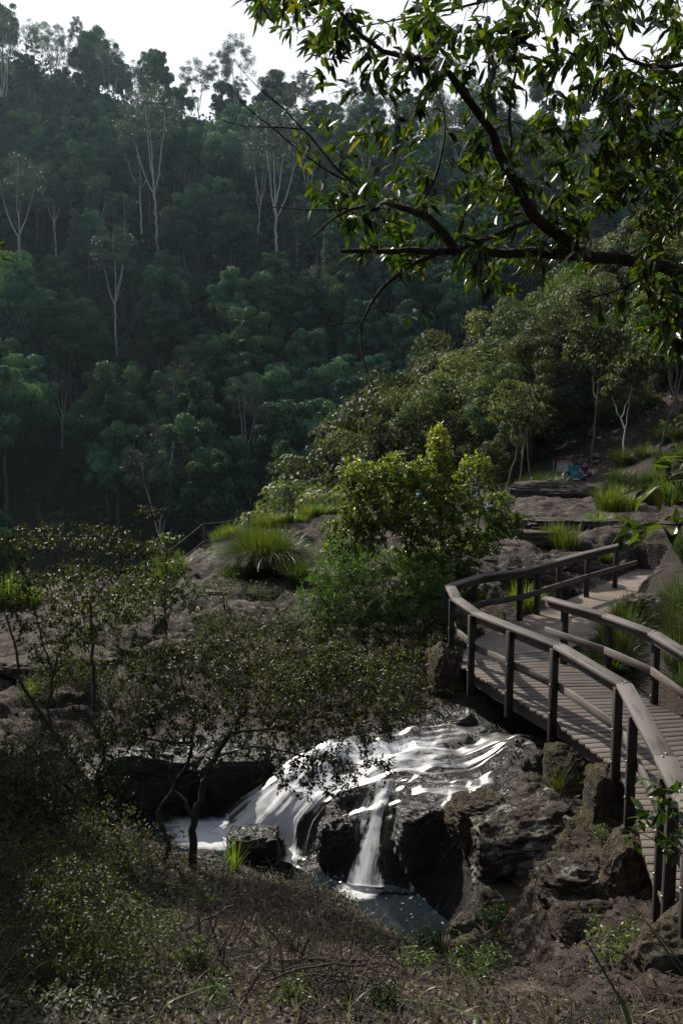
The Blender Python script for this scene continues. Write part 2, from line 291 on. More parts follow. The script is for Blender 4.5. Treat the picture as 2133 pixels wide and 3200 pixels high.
RIM = np.array([(-60, 30), (-30, 26.5), (-10.9, 27.2), (-7.5, 26.4), (-5.3, 24.6), (-3.9, 24.6), (-2.8, 26.1), (-1.7, 27.6), (-.6, 28.7), (.9, 30.4), (2.1, 31.7), (4.5, 35), (6.5, 40), (9, 50), (13, 75), (22, 110), (45, 180), (90, 300)], float)
def rimdist(xy):                   # positive on the gorge side
    best = np.full(len(xy), 1e9); sg = np.ones(len(xy))
    for a, b in zip(RIM[:-1], RIM[1:]):
        e = b-a; t = np.clip(((xy-a)@e)/(e@e), 0, 1); q = xy-a-t[:, None]*e; d = np.hypot(q[:, 0], q[:, 1])
        s = np.sign(e[0]*(xy[:, 1]-a[1])-e[1]*(xy[:, 0]-a[0])); m = d < best-1e-6
        best = np.where(m, d, best); sg = np.where(m, s, sg)
    return best*sg
def H0(xy):                        # smooth ground height
    xy = np.asarray(xy, float); x, y = xy[:, 0], xy[:, 1]
    near = rbf(xy, _cz); d = rimdist(xy)
    back = 2.6+np.minimum(.55*np.maximum(-y-2, 0)+.25*np.maximum(np.abs(x)-8, 0), 30)  # unseen ground behind the eye, raised to cut sky light from there
    near = np.where(y < 0, np.maximum(near, back), near)
    drop = 1.3*np.maximum(d, 0); drop = drop*sstep(0, 3.0, d)
    nz = near-drop
    u = -d
    hl = np.where(u > 0, 95*(1-np.exp(-.78*u/95)), -1.3*np.abs(u))
    wy = sstep(44, 62, y)
    z = nz*(1-wy)+hl*wy
    zf = -45+.68*(np.minimum(y, 262+.05*x)-70)-.12*np.minimum(x, 0)+.06*np.maximum(x, 0)-.25*np.maximum(y-262, 0)
    zf = zf+np.clip(-(x+50), 0, 70)*.20
    zf = zf+4*fbm(np.c_[xy/45., np.zeros(len(xy))], 3, 5)
    return np.maximum(np.maximum(z, -48), np.where(y > 55, zf, -60))
def H(xy, full=False):
    xy = np.atleast_2d(np.asarray(xy, float)); z = H0(xy); r = rockmask(xy); y = xy[:, 1]
    p = np.c_[xy, z*1.0]
    near = 1-sstep(40, 60, y)
    bed = (p[:, 2] < -2.15) & (y < 24)
    a = r*near
    dz = a*(-.06+.26*fbm(p*.55, 3, 11)+.19*fbm(p*np.array([1.1, 2.1, 2.]), 4, 21, .55, True)+.05*fbm(p*np.array([4, 6.5, 5]), 3, 31, .6, True))
    dz = dz+(1-r)*near*(.06*fbm(p*1.3, 4, 41)) + (1-near)*1.5*fbm(p/14., 3, 51)
    zq = p[:, 2]*3.3+1.1*fbm(p*.5, 3, 61)+.22*fbm(p*2.2, 3, 67); fr_ = zq-np.floor(zq)
    tw_ = a*sstep(14.5, 17.5, y)*sstep(.05, .45, fbm(p*.33, 2, 71)+.35)
    dz = dz+tw_*((sstep(.35, .80, fr_)-fr_)/3.3*1.15)
    fade = .55+.45*sstep(0, 1, np.abs(p[:, 2]+2.2)*2)
    x = xy[:, 0]; dk = sstep(.9, .3, np.abs(z)) * 0
    z2 = z+dz*fade
    # stay below the boardwalk and the concrete path
    z2 = np.where(deckmask(xy), np.minimum(z2, -.30), z2)
    return (z2, r) if full else z2
DECK_L = [(1.99,14.47),(2.21,13.61),(2.59,12.49),(2.99,11.44),(3.35,9.90),(3.25,9.05),(2.92,7.69),(2.80,6.85),(2.72,6.2)]
DECK_R = [(4.02,15.05),(4.30,13.74),(4.42,12.60),(4.66,11.70),(4.95,10.3),(4.93,9.15),(4.66,7.75),(4.52,6.85),(4.40,6.2)]
PATH = [P(a, b, .01)[:2] for a, b in ((1430,2060),(1478,2000),(1640,1922),(1790,1866),(1915,1808),(1990,1775))]
PATH_R = [(4.04,15.10),(5.0,16.2),(5.9,17.6),(6.6,19.2),(7.7,21.2),(8.7,22.9)]
def inpoly(xy, poly):
    x, y = xy[:, 0], xy[:, 1]; c = np.zeros(len(x), bool); n = len(poly)
    for i in range(n):
        x1, y1 = poly[i]; x2, y2 = poly[i-1]
        k = ((y1 > y) != (y2 > y)) & (x < (x2-x1)*(y-y1)/((y2-y1)+1e-12)+x1); c ^= k
    return c
_dp = DECK_L+DECK_R[::-1]; _pp = [tuple(a) for a in PATH]+PATH_R[::-1]
def deckmask(xy):
    return inpoly(xy, _dp) | inpoly(xy, _pp)
def Hz(x, y): return float(H([(x, y)])[0])
def HZ(xy): return H(xy)

# one ground sheet on a polar grid, fine in front of the eye
fa = np.radians(np.r_[np.linspace(-180, -42, 40)[:-1], np.linspace(-42, -25, 70)[:-1], np.linspace(-25, 25, 400)[:-1], np.linspace(25, 42, 70)[:-1], np.linspace(42, 180, 41)])
rr = np.r_[np.linspace(.2, 4, 40)[:-1], np.exp(np.linspace(math.log(4), math.log(36), 560))[:-1], np.exp(np.linspace(math.log(36), math.log(340), 240))]
A_, R_ = np.meshgrid(fa, rr); XY = np.c_[(R_*np.sin(A_)).ravel(), (R_*np.cos(A_)).ravel()]
Z, RK = H(XY, True)
def blob(xy, c, r, soft=.5):
    return sstep(1, 1-soft, np.hypot((xy[:, 0]-c[0])/r[0], (xy[:, 1]-c[1])/r[1]))
wet = np.zeros(len(XY)); nn = fbm(np.c_[XY*1.1, np.zeros(len(XY))], 3, 77)
for c, r in (((.2, 12.2), (3.0, 1.8)), ((1.3, 11.4), (1.3, 1.2)), ((2.4, 12.9), (1.9, 1.0)), ((-2.6, 13.2), (2.6, 1.3)), ((.9, 10.9), (1.3, 1.4)), ((3.6, 13.5), (1.2, 1.5))):
    wet = np.maximum(wet, blob(XY, c, r, .35))
wet = np.clip(wet+nn*.5*(wet > .02), 0, 1)*(XY[:, 1] > 9); wet[(Z < -2.05) & (XY[:, 1] < 24) & (XY[:, 1] > 5)] = 1
lich = np.maximum.reduce([blob(XY, D(1640, 2600, 10.4)[:2], (.95, .75), .5), .5*blob(XY, D(1850, 2750, 9)[:2], (.9, .8), .6), .5*blob(XY, (5.3, 16.5), (1.2, 2), .6), .45*blob(XY, (-3.5, 20), (6, 4), .6), .4*blob(XY, (5, 21), (4, 4), .6)])*(1-wet*.8)
moss = np.maximum.reduce([.8*blob(XY, D(1850, 2560, 9.8)[:2], (.8, .8), .6), .5*blob(XY, (-2.5, 21.5), (2.4, 1.2), .6), .4*blob(XY, (1.9, 14.2), (.8, 1.), .6), .5*blob(XY, (1, 20), (3, 2), .6)])
gap = len(fa)
me = quads('ground', np.c_[XY, Z], grid_faces(len(rr), gap)[:, ::-1], smooth=True, attrs=dict(rock=RK*(1-sstep(36, 50, XY[:, 1])), wet=wet, lichen=lich, moss=moss, green=sstep(50, 75, XY[:, 1])))
ground = tag(link('ground', me, M['ground']), kind='structure')
def slope_ok(x, y): return True
S.cycles.max_bounces = 6; S.cycles.diffuse_bounces = 3; S.cycles.glossy_bounces = 2; S.cycles.transmission_bounces = 3; S.cycles.transparent_max_bounces = 12; S.cycles.volume_bounces = 0
S.cycles.use_adaptive_sampling = True; S.cycles.adaptive_threshold = .02; S.cycles.use_denoising = True; S.cycles.sample_clamp_indirect = 4; S.cycles.caustics_reflective = False; S.cycles.caustics_refractive = False

# ------------------------------------------------------------------ timber, path
class MB:                                   # boxes and swept bars with UVs along the grain
    def __init__(s): s.V, s.Q, s.UV, s.R, s.n = [], [], [], [], 0
    def hexa(s, a, r=None, uvl=None):       # 8 corners: 4 of one end, then 4 of the other
        a = np.asarray(a, float); L = np.linalg.norm(a[4:].mean(0)-a[:4].mean(0)); o = np.random.RandomState(s.n+3).rand()*7
        faces = [(0,1,2,3),(7,6,5,4),(0,4,5,1),(1,5,6,2),(2,6,7,3),(3,7,4,0)]
        for k, f in enumerate(faces):
            s.V += [a[i] for i in f]; b = s.n
            s.Q.append((b, b+1, b+2, b+3)); s.n += 4
            for i in f:
                c = a[i]-a[0]; w = [0, .1, .2, .3][i % 4] if k > 1 else [0, .1, .1, 0][i % 4]
                s.UV.append((o+(L if i > 3 else 0), o+w+ (.02 if k < 2 else 0)))
            s.R += [np.random.RandomState(s.n+7 if r is None else int(r*1000)).rand()]*4
    def bar(s, p0, p1, w, h, up=(0, 0, 1), r=None):
        p0, p1 = np.array(p0, float), np.array(p1, float); t = unit(p1-p0); x = unit(np.cross(t, up)); u = np.cross(x, t)
        c = [-x*w/2-u*h/2, x*w/2-u*h/2, x*w/2+u*h/2, -x*w/2+u*h/2]
        s.hexa([p0+k for k in c]+[p1+k for k in c], r)
    def sweep(s, pts, w, h, only=None):     # flat-lying bar along a bent line with mitred joints
        pts = np.array(pts, float); n = len(pts); t = unit(np.diff(pts[:, :2], axis=0)); nr = np.c_[t[:, 1], -t[:, 0]]; m = []
        for i in range(n):
            if i == 0: m.append(nr[0])
            elif i == n-1: m.append(nr[-1])
            else:
                b = unit(nr[i-1]+nr[i]); m.append(b/max(.4, b@nr[i]))
        m = np.c_[np.array(m), np.zeros(n)]; u = np.array([0, 0, 1.])
        ring = lambda i: [pts[i]-m[i]*w/2-u*h/2, pts[i]+m[i]*w/2-u*h/2, pts[i]+m[i]*w/2+u*h/2, pts[i]-m[i]*w/2+u*h/2]
        for i in range(n-1):
            if only is None or only == i: s.hexa(ring(i)+ring(i+1), i/9.)
        return s
    def disc(s, c, r, h, k=8):
        c = np.array(c, float); a = np.arange(k)*2*math.pi/k; b = s.n; ring = np.c_[np.cos(a)*r, np.sin(a)*r, np.zeros(k)]
        s.V += list(c+ring)+list(c+ring*.8+[0, 0, h]); s.UV += [(0, 0)]*(2*k); s.R += [.5]*(2*k); s.n += 2*k
        for i in range(k): s.Q.append((b+i, b+(i+1) % k, b+k+(i+1) % k, b+k+i))
        for i in range(0, k-2, 2): s.Q.append((b+k, b+k+i+1, b+k+i+2, b+k+(i+3) % k))
    def build(s, name, m, parent=None, bevel=.0):
        o = link(name, quads(name, s.V, s.Q, uv=s.UV, rnd=s.R), m, parent)
        if bevel:
            o.data.validate(); import bmesh
            bm = bmesh.new(); bm.from_mesh(o.data); bmesh.ops.remove_doubles(bm, verts=bm.verts, dist=1e-5)
            bmesh.ops.bevel(bm, geom=bm.edges[:], offset=bevel, segments=1, affect='EDGES'); bm.to_mesh(o.data); bm.free()
        return o
def segs(pts, w, h): return [MB().sweep(pts, w, h, i) for i in range(len(pts)-1)]
def polyat(pl, t):                          # t in index units
    i = min(int(t), len(pl)-2); f = t-i; a, b = np.array(pl[i], float), np.array(pl[i+1], float); return a+(b-a)*f
rng = np.random.RandomState(4)
RZ = 1.05
bridge = empty('footbridge', (3.6, 10.5, 0), 'weathered timber boardwalk bridge with plank deck and bent handrails over the stream', 'footbridge')
bo = np.array(bridge.location)
def loc(a): return [np.array(p, float)-bo for p in a]
# decking, plank by plank inside one mesh
mb = MB(); tt = []
for i in range(len(DECK_L)-1):
    l = .5*np.hypot(*(np.array(DECK_L[i+1])-DECK_L[i]))+.5*np.hypot(*(np.array(DECK_R[i+1])-DECK_R[i])); k = max(2, int(round(l/.155)))
    tt += list(i+np.arange(k)/k)
tt.append(len(DECK_L)-1)
for a, b in zip(tt[:-1], tt[1:]):
    g = (b-a)*.055; A0, A1, B0, B1 = polyat(DECK_L, a+g), polyat(DECK_L, b-g), polyat(DECK_R, a+g), polyat(DECK_R, b-g)
    e = rng.uniform(-.015, .025); d = unit(B0-A0); A0 = A0-d*(.06+e); A1 = A1-d*(.06+e); B0 = B0+d*.06; B1 = B1+d*.06
    z1 = rng.uniform(-.003, .003); z0 = z1-.045
    mb.hexa(loc([(*A0, z0), (*A1, z0), (*A1, z1), (*A0, z1), (*B0, z0), (*B1, z0), (*B1, z1), (*B0, z1)]))
mb.build('decking', M['deck'], bridge, .004)
for pl, ins in ((DECK_L, .09), (DECK_R, .09)):
    q = []
    for i in range(len(pl)):
        o_ = DECK_R if pl is DECK_L else DECK_L; d = unit(np.array(o_[i])-pl[i]); q.append((*(np.array(pl[i])+d*ins), -.046-.11))
    for o_q in segs(loc(q), .09, .215): o_q.build('bearer', M['rail_dark'], bridge)
# handrails
LR = [P(a, b, RZ) for a, b in ((1990, 1690), (1815, 1733), (1635, 1782), (1497, 1802), (1405, 1832), (1425, 1872), (1487, 1917), (1745, 2020), (1949, 2142), (2074, 2369), (2128, 2478))]
LR[0][2] = LR[1][2] = RZ
LR += [np.array((2.74, 6.2, RZ))]
RR = [P(a, b, RZ) for a, b in ((1705, 1870), (1892, 1925), (2039, 1980), (2150, 2050))]+[np.array((5.02, 10.2, RZ)), np.array((5.0, 9.1, RZ)), np.array((4.75, 7.7, RZ)), np.array((4.45, 6.2, RZ))]
def rail(pts, m, lo, hi):
    pts = pts[lo:hi]; lp = loc(pts)
    for i, sg in enumerate(segs(lp, .19, .052)):
        o = sg.build('handrail', m, bridge, .006)
        for k in (-.035, .035):
            b = MB(); b.disc((lp[i][0]+k*.8, lp[i][1]+k, lp[i][2]+.026), .014, .012); b.build('bolt', M['steel'], o)
    for sg in segs(loc([np.array(p)-[0, 0, .026+.058] for p in pts]), .045, .115): sg.build('rail_fascia', m, bridge, .004)
    for sg in segs(loc([np.array(p)-[0, 0, RZ-.50] for p in pts]), .045, .115): sg.build('middle_rail', m, bridge, .004)
rail(LR, M['rail_dark'], 0, 5); rail(LR, M['rail'], 4, 99); rail(RR, M['rail'], 0, 99)
def post(x, y, inward, z0, vis_out=True):
    d = unit(np.array(inward, float)); c = np.array((x, y, 0))-bo; o_ = np.array((*(-d*.070), 0))
    mb = MB(); mb.bar(c+o_+[0, 0, z0], c+o_+[0, 0, RZ-.027], .095, .095, (*d, 0)); o = mb.build('post', M['post'], bridge, .005)
    for z in (.12, .52):
        s = -1 if vis_out else 1
        b = MB(); p = c+o_+np.array((*(d*s*.0475), z)); a = np.arange(8)*math.pi/4; x_ = np.array((d[1], -d[0], 0))
        ring = [p+.014*(math.cos(k)*x_+np.array((0, 0, math.sin(k)))) for k in a]; f_ = [r_+np.array((*(d*s*.012), 0)) for r_ in ring]
        b.V += ring+f_; b.UV += [(0, 0)]*16; b.R += [.5]*16
        for i in range(8): b.Q.append((i, (i+1) % 8, 8+(i+1) % 8, 8+i))
        for i in range(0, 6, 2): b.Q.append((8, 8+i+1, 8+i+2, 8+(i+3) % 8))
        b.build('bolt', M['steel'], o)
for k, z0 in ((0.35, -.15), (.85, -.15), (1.35, -.15), (1.72, -.15), (2.0, -.15), (3.05, -.2), (4.0, -.5), (4.95, -.3), (5.98, -.3), (6.5, -.3), (7.0, -.3), (8.0, -.32), (8.45, -.32), (9.5, -.32), (10.0, -.32), (10.8, -.32)):
    p = polyat(LR, k); q = polyat(LR, min(k+.05, len(LR)-1.001))-polyat(LR, max(k-.05, 0)); nrm = np.array((q[1], -q[0]))
    if k >= 0: nrm = -np.array((q[1], -q[0]))
    c2 = np.array((4.2, 12.5)) if k > 3 else np.array((6.5, 17.5))
    if nrm@(c2-p[:2]) < 0: nrm = -nrm
    post(p[0], p[1], nrm, z0, k > 3)
for k, z0 in ((.28, -.2), (1.0, -.35), (1.98, -.35), (3.0, -.35), (4.0, -.35), (5.0, -.35), (6.0, -.35)):
    p = polyat(RR, k); q = polyat(RR, k+.05)-polyat(RR, max(k-.05, 0)); nrm = np.array((q[1], -q[0])); c2 = np.array((3.4, 11.5))
    if nrm@(c2-p[:2]) < 0: nrm = -nrm
    post(p[0], p[1], nrm, z0, False)
# concrete path behind the bridge
def slab(name, poly, z1, z0, m, sub=10):
    n = len(poly)//2; L_ = [np.array(p) for p in poly[:n]]; R_2 = [np.array(p) for p in poly[n:]]
    V, Q = [], []; nu = (n-1)*sub+1; nv = 12
    for i in range(nu):
        a = polyat(L_, i/sub) if i < nu-1 else L_[-1]; b = polyat(R_2, i/sub) if i < nu-1 else R_2[-1]
        for j in range(nv): p = a+(b-a)*j/(nv-1); V.append((*p, z1))
    V = np.array(V); V[:, 2] += .012*noise(V*np.array([3, 3, 0])) ; top = len(V)
    e = np.array([i for i in range(nv)]+[i*nv+nv-1 for i in range(1, nu)]+[(nu-1)*nv+j for j in range(nv-2, -1, -1)]+[i*nv for i in range(nu-2, 0, -1)])
    V[e, :2] += .025*np.c_[noise(V[e]*4), noise(V[e]*4+9)]
    lowv = V[e].copy(); lowv[:, 2] = z0; Q = list(grid_faces(nu, nv)); k = len(e)
    for i in range(k): Q.append((e[i], e[(i+1) % k], top+(i+1) % k, top+i))
    me = quads(name, np.r_[V, lowv], Q); return link(name, me, m)
tag(slab('path', [tuple(p) for p in PATH]+PATH_R, .0, -.5, M['concrete']), kind='structure')

# ------------------------------------------------------------------ water
def smoothpath(pts, n):
    pts = np.array(pts, float); d = np.r_[0, np.cumsum(np.linalg.norm(np.diff(pts, axis=0), axis=1))]; t = np.linspace(0, d[-1], n)
    q = np.c_[[np.interp(t, d, pts[:, k]) for k in range(3)]].T
    for _ in range(max(1, n//14)): q[1:-1] = .25*q[:-2]+.5*q[1:-1]+.25*q[2:]
    return q, t
def water_mat(name, lo, hi, streak=(1.2, 9.), alpha0=.0, clear=.3, col=(.95, .96, .98)):
    m, n, l, b = mat(name)
    uv = n.new('ShaderNodeUVMap'); mp = n.new('ShaderNodeMapping'); mp.inputs['Scale'].default_value = (streak[0], streak[1], 1); l.new(uv.outputs[0], mp.inputs[0])
    no = n.new('ShaderNodeTexNoise'); no.inputs['Scale'].default_value = 1; no.inputs['Detail'].default_value = 9; no.inputs['Roughness'].default_value = .68; no.inputs['Distortion'].default_value = .7; l.new(mp.outputs[0], no.inputs[0])
    at = n.new('ShaderNodeAttribute'); at.attribute_name = 'foam'
    mp2 = n.new('ShaderNodeMapping'); mp2.inputs['Scale'].default_value = (streak[0]*1.6, streak[1]*3.4, 1); mp2.inputs['Location'].default_value = (3.1, 7.7, 0); l.new(uv.outputs[0], mp2.inputs[0]); nf = n.new('ShaderNodeTexNoise'); nf.inputs['Scale'].default_value = 1; nf.inputs['Detail'].default_value = 4; l.new(mp2.outputs[0], nf.inputs[0])
    mxn = n.new('ShaderNodeMix'); mxn.data_type = 'FLOAT'; mxn.inputs['Factor'].default_value = .42; l.new(no.outputs['Fac'], mxn.inputs['A']); l.new(nf.outputs['Fac'], mxn.inputs['B'])
    tco = n.new('ShaderNodeTexCoord'); nb_ = n.new('ShaderNodeTexNoise'); nb_.inputs['Scale'].default_value = 5.5; nb_.inputs['Detail'].default_value = 6; nb_.inputs['Roughness'].default_value = .65; l.new(tco.outputs['Object'], nb_.inputs[0])
    mb_ = n.new('ShaderNodeMix'); mb_.data_type = 'FLOAT'; mb_.inputs['Factor'].default_value = .34; l.new(mxn.outputs['Result'], mb_.inputs['A']); l.new(nb_.outputs['Fac'], mb_.inputs['B']); mxn = mb_
    a = n.new('ShaderNodeMath'); a.operation = 'ADD'; l.new(mxn.outputs['Result'], a.inputs[0]); l.new(at.outputs['Fac'], a.inputs[1])
    mr = n.new('ShaderNodeMapRange'); mr.inputs['From Min'].default_value = lo; mr.inputs['From Max'].default_value = hi; mr.inputs['To Min'].default_value = alpha0; mr.interpolation_type = 'SMOOTHSTEP'; l.new(a.outputs[0], mr.inputs['Value'])
    d = n.new('ShaderNodeBsdfDiffuse'); d.inputs['Color'].default_value = (*col, 1); t = n.new('ShaderNodeBsdfTranslucent'); t.inputs['Color'].default_value = (*col, 1)
    ms = n.new('ShaderNodeMixShader'); ms.inputs[0].default_value = .3; l.new(d.outputs[0], ms.inputs[1]); l.new(t.outputs[0], ms.inputs[2])
    g = n.new('ShaderNodeBsdfGlossy'); g.inputs['Roughness'].default_value = .38; tr = n.new('ShaderNodeBsdfTransparent'); tr.inputs['Color'].default_value = (1, 1, 1, 1)
    fr = n.new('ShaderNodeFresnel'); fr.inputs['IOR'].default_value = 1.33; fm = n.new('ShaderNodeMath'); fm.operation = 'MULTIPLY'; fm.inputs[1].default_value = clear; l.new(fr.outputs[0], fm.inputs[0]); cl = n.new('ShaderNodeMixShader'); l.new(fm.outputs[0], cl.inputs[0]); l.new(tr.outputs[0], cl.inputs[1]); l.new(g.outputs[0], cl.inputs[2])
    mx = n.new('ShaderNodeMixShader'); l.new(mr.outputs[0], mx.inputs[0]); l.new(cl.outputs[0], mx.inputs[1]); l.new(ms.outputs[0], mx.inputs[2]); l.new(mx.outputs[0], n['Material Output'].inputs['Surface'])
    bp = n.new('ShaderNodeBump'); bp.inputs['Strength'].default_value = .2; bp.inputs['Distance'].default_value = .02; l.new(no.outputs['Fac'], bp.inputs['Height'])
    for q in (d, t, g, fr): l.new(bp.outputs[0], q.inputs['Normal'])
    return m
M['cascade'] = water_mat('white_water', .42, .585, (.7, 7.5))
M['foam'] = water_mat('foam_water', .40, .78, (1.6, 4.), clear=0)
m, n, l, b = mat('pool_water'); b.inputs['Base Color'].default_value = (.012, .018, .024, 1); b.inputs['Roughness'].default_value = .16; b.inputs['Specular IOR Level'].default_value = .28
tc = n.new('ShaderNodeTexCoord'); no = n.new('ShaderNodeTexNoise'); no.inputs['Scale'].default_value = 9; no.inputs['Detail'].default_value = 4; l.new(tc.outputs['Object'], no.inputs[0]); bp = n.new('ShaderNodeBump'); bp.inputs['Strength'].default_value = .2; bp.inputs['Distance'].default_value = .02; l.new(no.outputs['Fac'], bp.inputs['Height']); l.new(bp.outputs[0], b.inputs['Normal'])
n2 = n.new('ShaderNodeTexNoise'); n2.inputs['Scale'].default_value = 16; n2.inputs['Detail'].default_value = 3; l.new(tc.outputs['Object'], n2.inputs[0]); r = ramp(n, [(.66, (.012, .018, .024)), (.72, (.45, .48, .52))]); l.new(n2.outputs['Fac'], r.inputs[0]); l.new(r.outputs[0], b.inputs['Base Color'])
M['pool'] = m
def loft(name, paths, m, nu=140, nv=48, off=.05, foam=None, jit=.03, seed=0, edge=.16, en=.06):
    ps = [smoothpath([D(*a) if len(a) == 3 and a[0] > 50 else np.array(a, float) for a in p], nu) for p in paths]; k = len(ps); G = np.zeros((nu, nv, 3)); L = np.zeros((nu, nv))
    for j in range(nv):
        s = j/(nv-1)*(k-1); i = min(int(s), k-2); f = s-i; G[:, j] = ps[i][0]*(1-f)+ps[i+1][0]*f; L[:, j] = ps[i][1]*(1-f)+ps[i+1][1]*f
    V = G.reshape(-1, 3); hz = HZ(V[:, :2]); V[:, 2] = np.maximum(V[:, 2], hz+off)
    G = V.reshape(nu, nv, 3)
    for _ in range(14):
        z = G[:, :, 2]; zp = np.pad(z, 1, mode='edge'); G[:, :, 2] = .4*z+.15*(zp[:-2, 1:-1]+zp[2:, 1:-1]+zp[1:-1, :-2]+zp[1:-1, 2:])
    V = G.reshape(-1, 3); wd = np.linalg.norm(G[:, -1]-G[:, 0], axis=1).mean()
    uu = L.ravel(); vv = np.tile(np.linspace(0, wd, nv), nu)
    V = V+jit*fbm(np.c_[uu*.6, vv*7, uu*0+seed], 3, seed)[:, None]*np.array([0, -.6, 1])
    e = np.tile(np.minimum(np.arange(nv), np.arange(nv)[::-1])/(nv-1), nu); ut = uu/uu.max()
    fo = (foam(ut, np.tile(np.linspace(0, 1, nv), nu)) if foam else 0)-.40*sstep(edge, 0, e+en*noise(np.c_[uu*2, vv*9, vv*0+seed]))
    me = quads(name, V, grid_faces(nu, nv), uv=np.c_[uu, vv], smooth=True, attrs=dict(foam=fo*np.ones(nu*nv)))
    return tag(link(name, me, m), kind='structure')
# upper stream flowing out under the deck to the lip
loft('stream', [[(1700,2310,12.9),(1560,2310,13.0),(1420,2315,13.1),(1280,2325,13.2),(1120,2330,13.3),(990,2350,13.2),(880,2400,12.95)],
                [(1720,2350,12.4),(1560,2360,12.4),(1450,2375,12.5),(1330,2400,12.5),(1180,2420,12.5),(1020,2440,12.45),(900,2470,12.4)],
                [(1700,2370,12.2),(1580,2388,12.2),(1500,2412,12.1),(1400,2442,12.0),(1280,2466,11.95),(1200,2495,11.95),(1060,2500,12.15)]], M['cascade'], foam=lambda u, v: -.10*sstep(.55, .15, u)-.02+.12*sstep(.3, .65, u)*(1-.7*v), seed=3)
# broad left fall
loft('waterfall', [[(960,2370,13.1),(850,2430,12.85),(760,2490,12.75),(690,2550,12.7),(610,2600,12.75)],
                   [(1000,2400,12.8),(900,2460,12.5),(830,2540,12.3),(770,2600,12.3),(700,2640,12.4)],
                   [(1060,2430,12.5),(980,2490,12.2),(920,2560,12.1),(900,2640,11.95),(880,2720,11.7)],
                   [(1090,2460,12.3),(1030,2510,12.05),(985,2570,11.95),(965,2650,11.75),(950,2745,11.45)]], M['cascade'], nv=70, foam=lambda u, v: .09-.10*np.abs(v-.55)+.06*(v < .25)-.34*blob(np.c_[u, v], (.80, .60), (.26, .15), .8)-.16*blob(np.c_[u, v], (.45, .8), (.2, .12), .8), seed=5)
# narrow right fall
loft('waterfall', [[(1120,2440,12.3),(1115,2490,12.05),(1090,2550,11.85),(1065,2640,11.5),(1040,2755,11.12)],
                   [(1195,2450,12.1),(1185,2500,11.9),(1165,2550,11.7),(1150,2640,11.4),(1125,2770,11.0)],
                   [(1275,2470,12.0),(1255,2510,11.8),(1240,2560,11.55),(1225,2650,11.25),(1215,2775,10.9)]], M['cascade'], nu=110, nv=44, foam=lambda u, v: .02+.06*u+.05*np.exp(-((v-.5)/.22)**2), seed=9, edge=.42, en=.20)
# thin trickles on the dark face
loft('trickle', [[(1290,2480,12.0),(1285,2520,11.75),(1270,2600,11.45),(1270,2740,11.1)], [(1420,2470,11.85),(1415,2520,11.6),(1400,2570,11.3),(1390,2700,10.95)], [(1540,2430,11.9),(1540,2470,11.65),(1530,2520,11.3),(1500,2560,11.1)]], M['cascade'], nu=80, nv=50, foam=lambda u, v: -.10-.05*u, off=.025, jit=.015, seed=12)
def sheet(name, x0, x1, y0, y1, z, m, foamc=None, n=90):
    gx, gy = np.meshgrid(np.linspace(x0, x1, n), np.linspace(y0, y1, n), indexing='ij'); V = np.c_[gx.ravel(), gy.ravel(), np.full(n*n, z)]
    V[:, 2] += .012*fbm(V*3, 3, 8); uv = np.c_[V[:, 0]*1.0, V[:, 1]]
    fo = foamc(V) if foamc is not None else np.zeros(n*n)
    h = HZ(V[:, :2]); Q = grid_faces(n, n); keep = (h[Q] < z+.25).any(1); Q = Q[keep]; return tag(link(name, quads(name, V, Q, uv=uv, smooth=True, attrs=dict(foam=fo)), m), kind='structure')
sheet('pool', -.4, 2.0, 9.6, 11.8, -2.2, M['pool'])
sheet('pool', -9, -.45, 11.8, 19.5, -2.2, M['pool'], n=140)
sheet('foam', -4.4, -.7, 11.7, 14.6, -2.185, M['foam'], lambda V:   .80*blob(V, (-1.85, 12.6), (1.35, .9), .8)-.42+.30*blob(V, (-3.2, 13.2), (1.2, .9), .7))
sheet('foam', -.2, 1.0, 10.4, 11.6, -2.185, M['foam'], lambda V: .75*blob(V, (.22, 11.0), (.60, .5), .9)-.48)
if False: sheet('foam', -7.4, -4.4, 14.6, 19.2, -2.185, M['foam'], lambda V: .40*blob(V, (-5.8, 17.0), (1.3, 2.0), .8)-.38)

# ------------------------------------------------------------------ boulders
def ico(sub):
    import bmesh
    bm = bmesh.new(); bmesh.ops.create_icosphere(bm, subdivisions=sub, radius=1); V = np.array([v.co[:] for v in bm.verts]); Fc = np.array([[v.index for v in f.verts] for f in bm.faces]); bm.free(); return V, Fc
ICO5 = ico(6); ICO4 = ico(4)
def boulder(name, c, r, seed, m, label, group=None, rz=0, blocky=.35, rough=.22, cat='boulder', sub=None, tilt=0):
    V, Q = sub or ICO5; V = V.copy(); s = np.abs(V).max(1)
    V = V*(1-blocky)+V/s[:, None]*blocky*.82
    p = V*1.2+seed*13.7
    d = 1+rough*fbm(p, 4, seed)+rough*.75*fbm(p*np.array([1.5, 1.5, 3.4]), 5, seed+3, .6, True)+rough*.22*fbm(p*7, 4, seed+9, .6, True)
    # split planes
    rs = np.random.RandomState(seed)
    for _ in range(4):
        nrm = unit(rs.normal(size=3)); k = rs.uniform(.55, .9); h = V@nrm; V = V-np.maximum(h-k, 0)[:, None]*nrm*.8
    V = V*d[:, None]*np.array(r)
    ca, sa = math.cos(tilt), math.sin(tilt); V = V@np.array([[ca, 0, -sa], [0, 1, 0], [sa, 0, ca]])
    ca, sa = math.cos(rz), math.sin(rz); V = V@np.array([[ca, sa, 0], [-sa, ca, 0], [0, 0, 1]])
    o = link(name, quads(name, V, Q, smooth=True), m, None, c); return tag(o, label, cat, group)

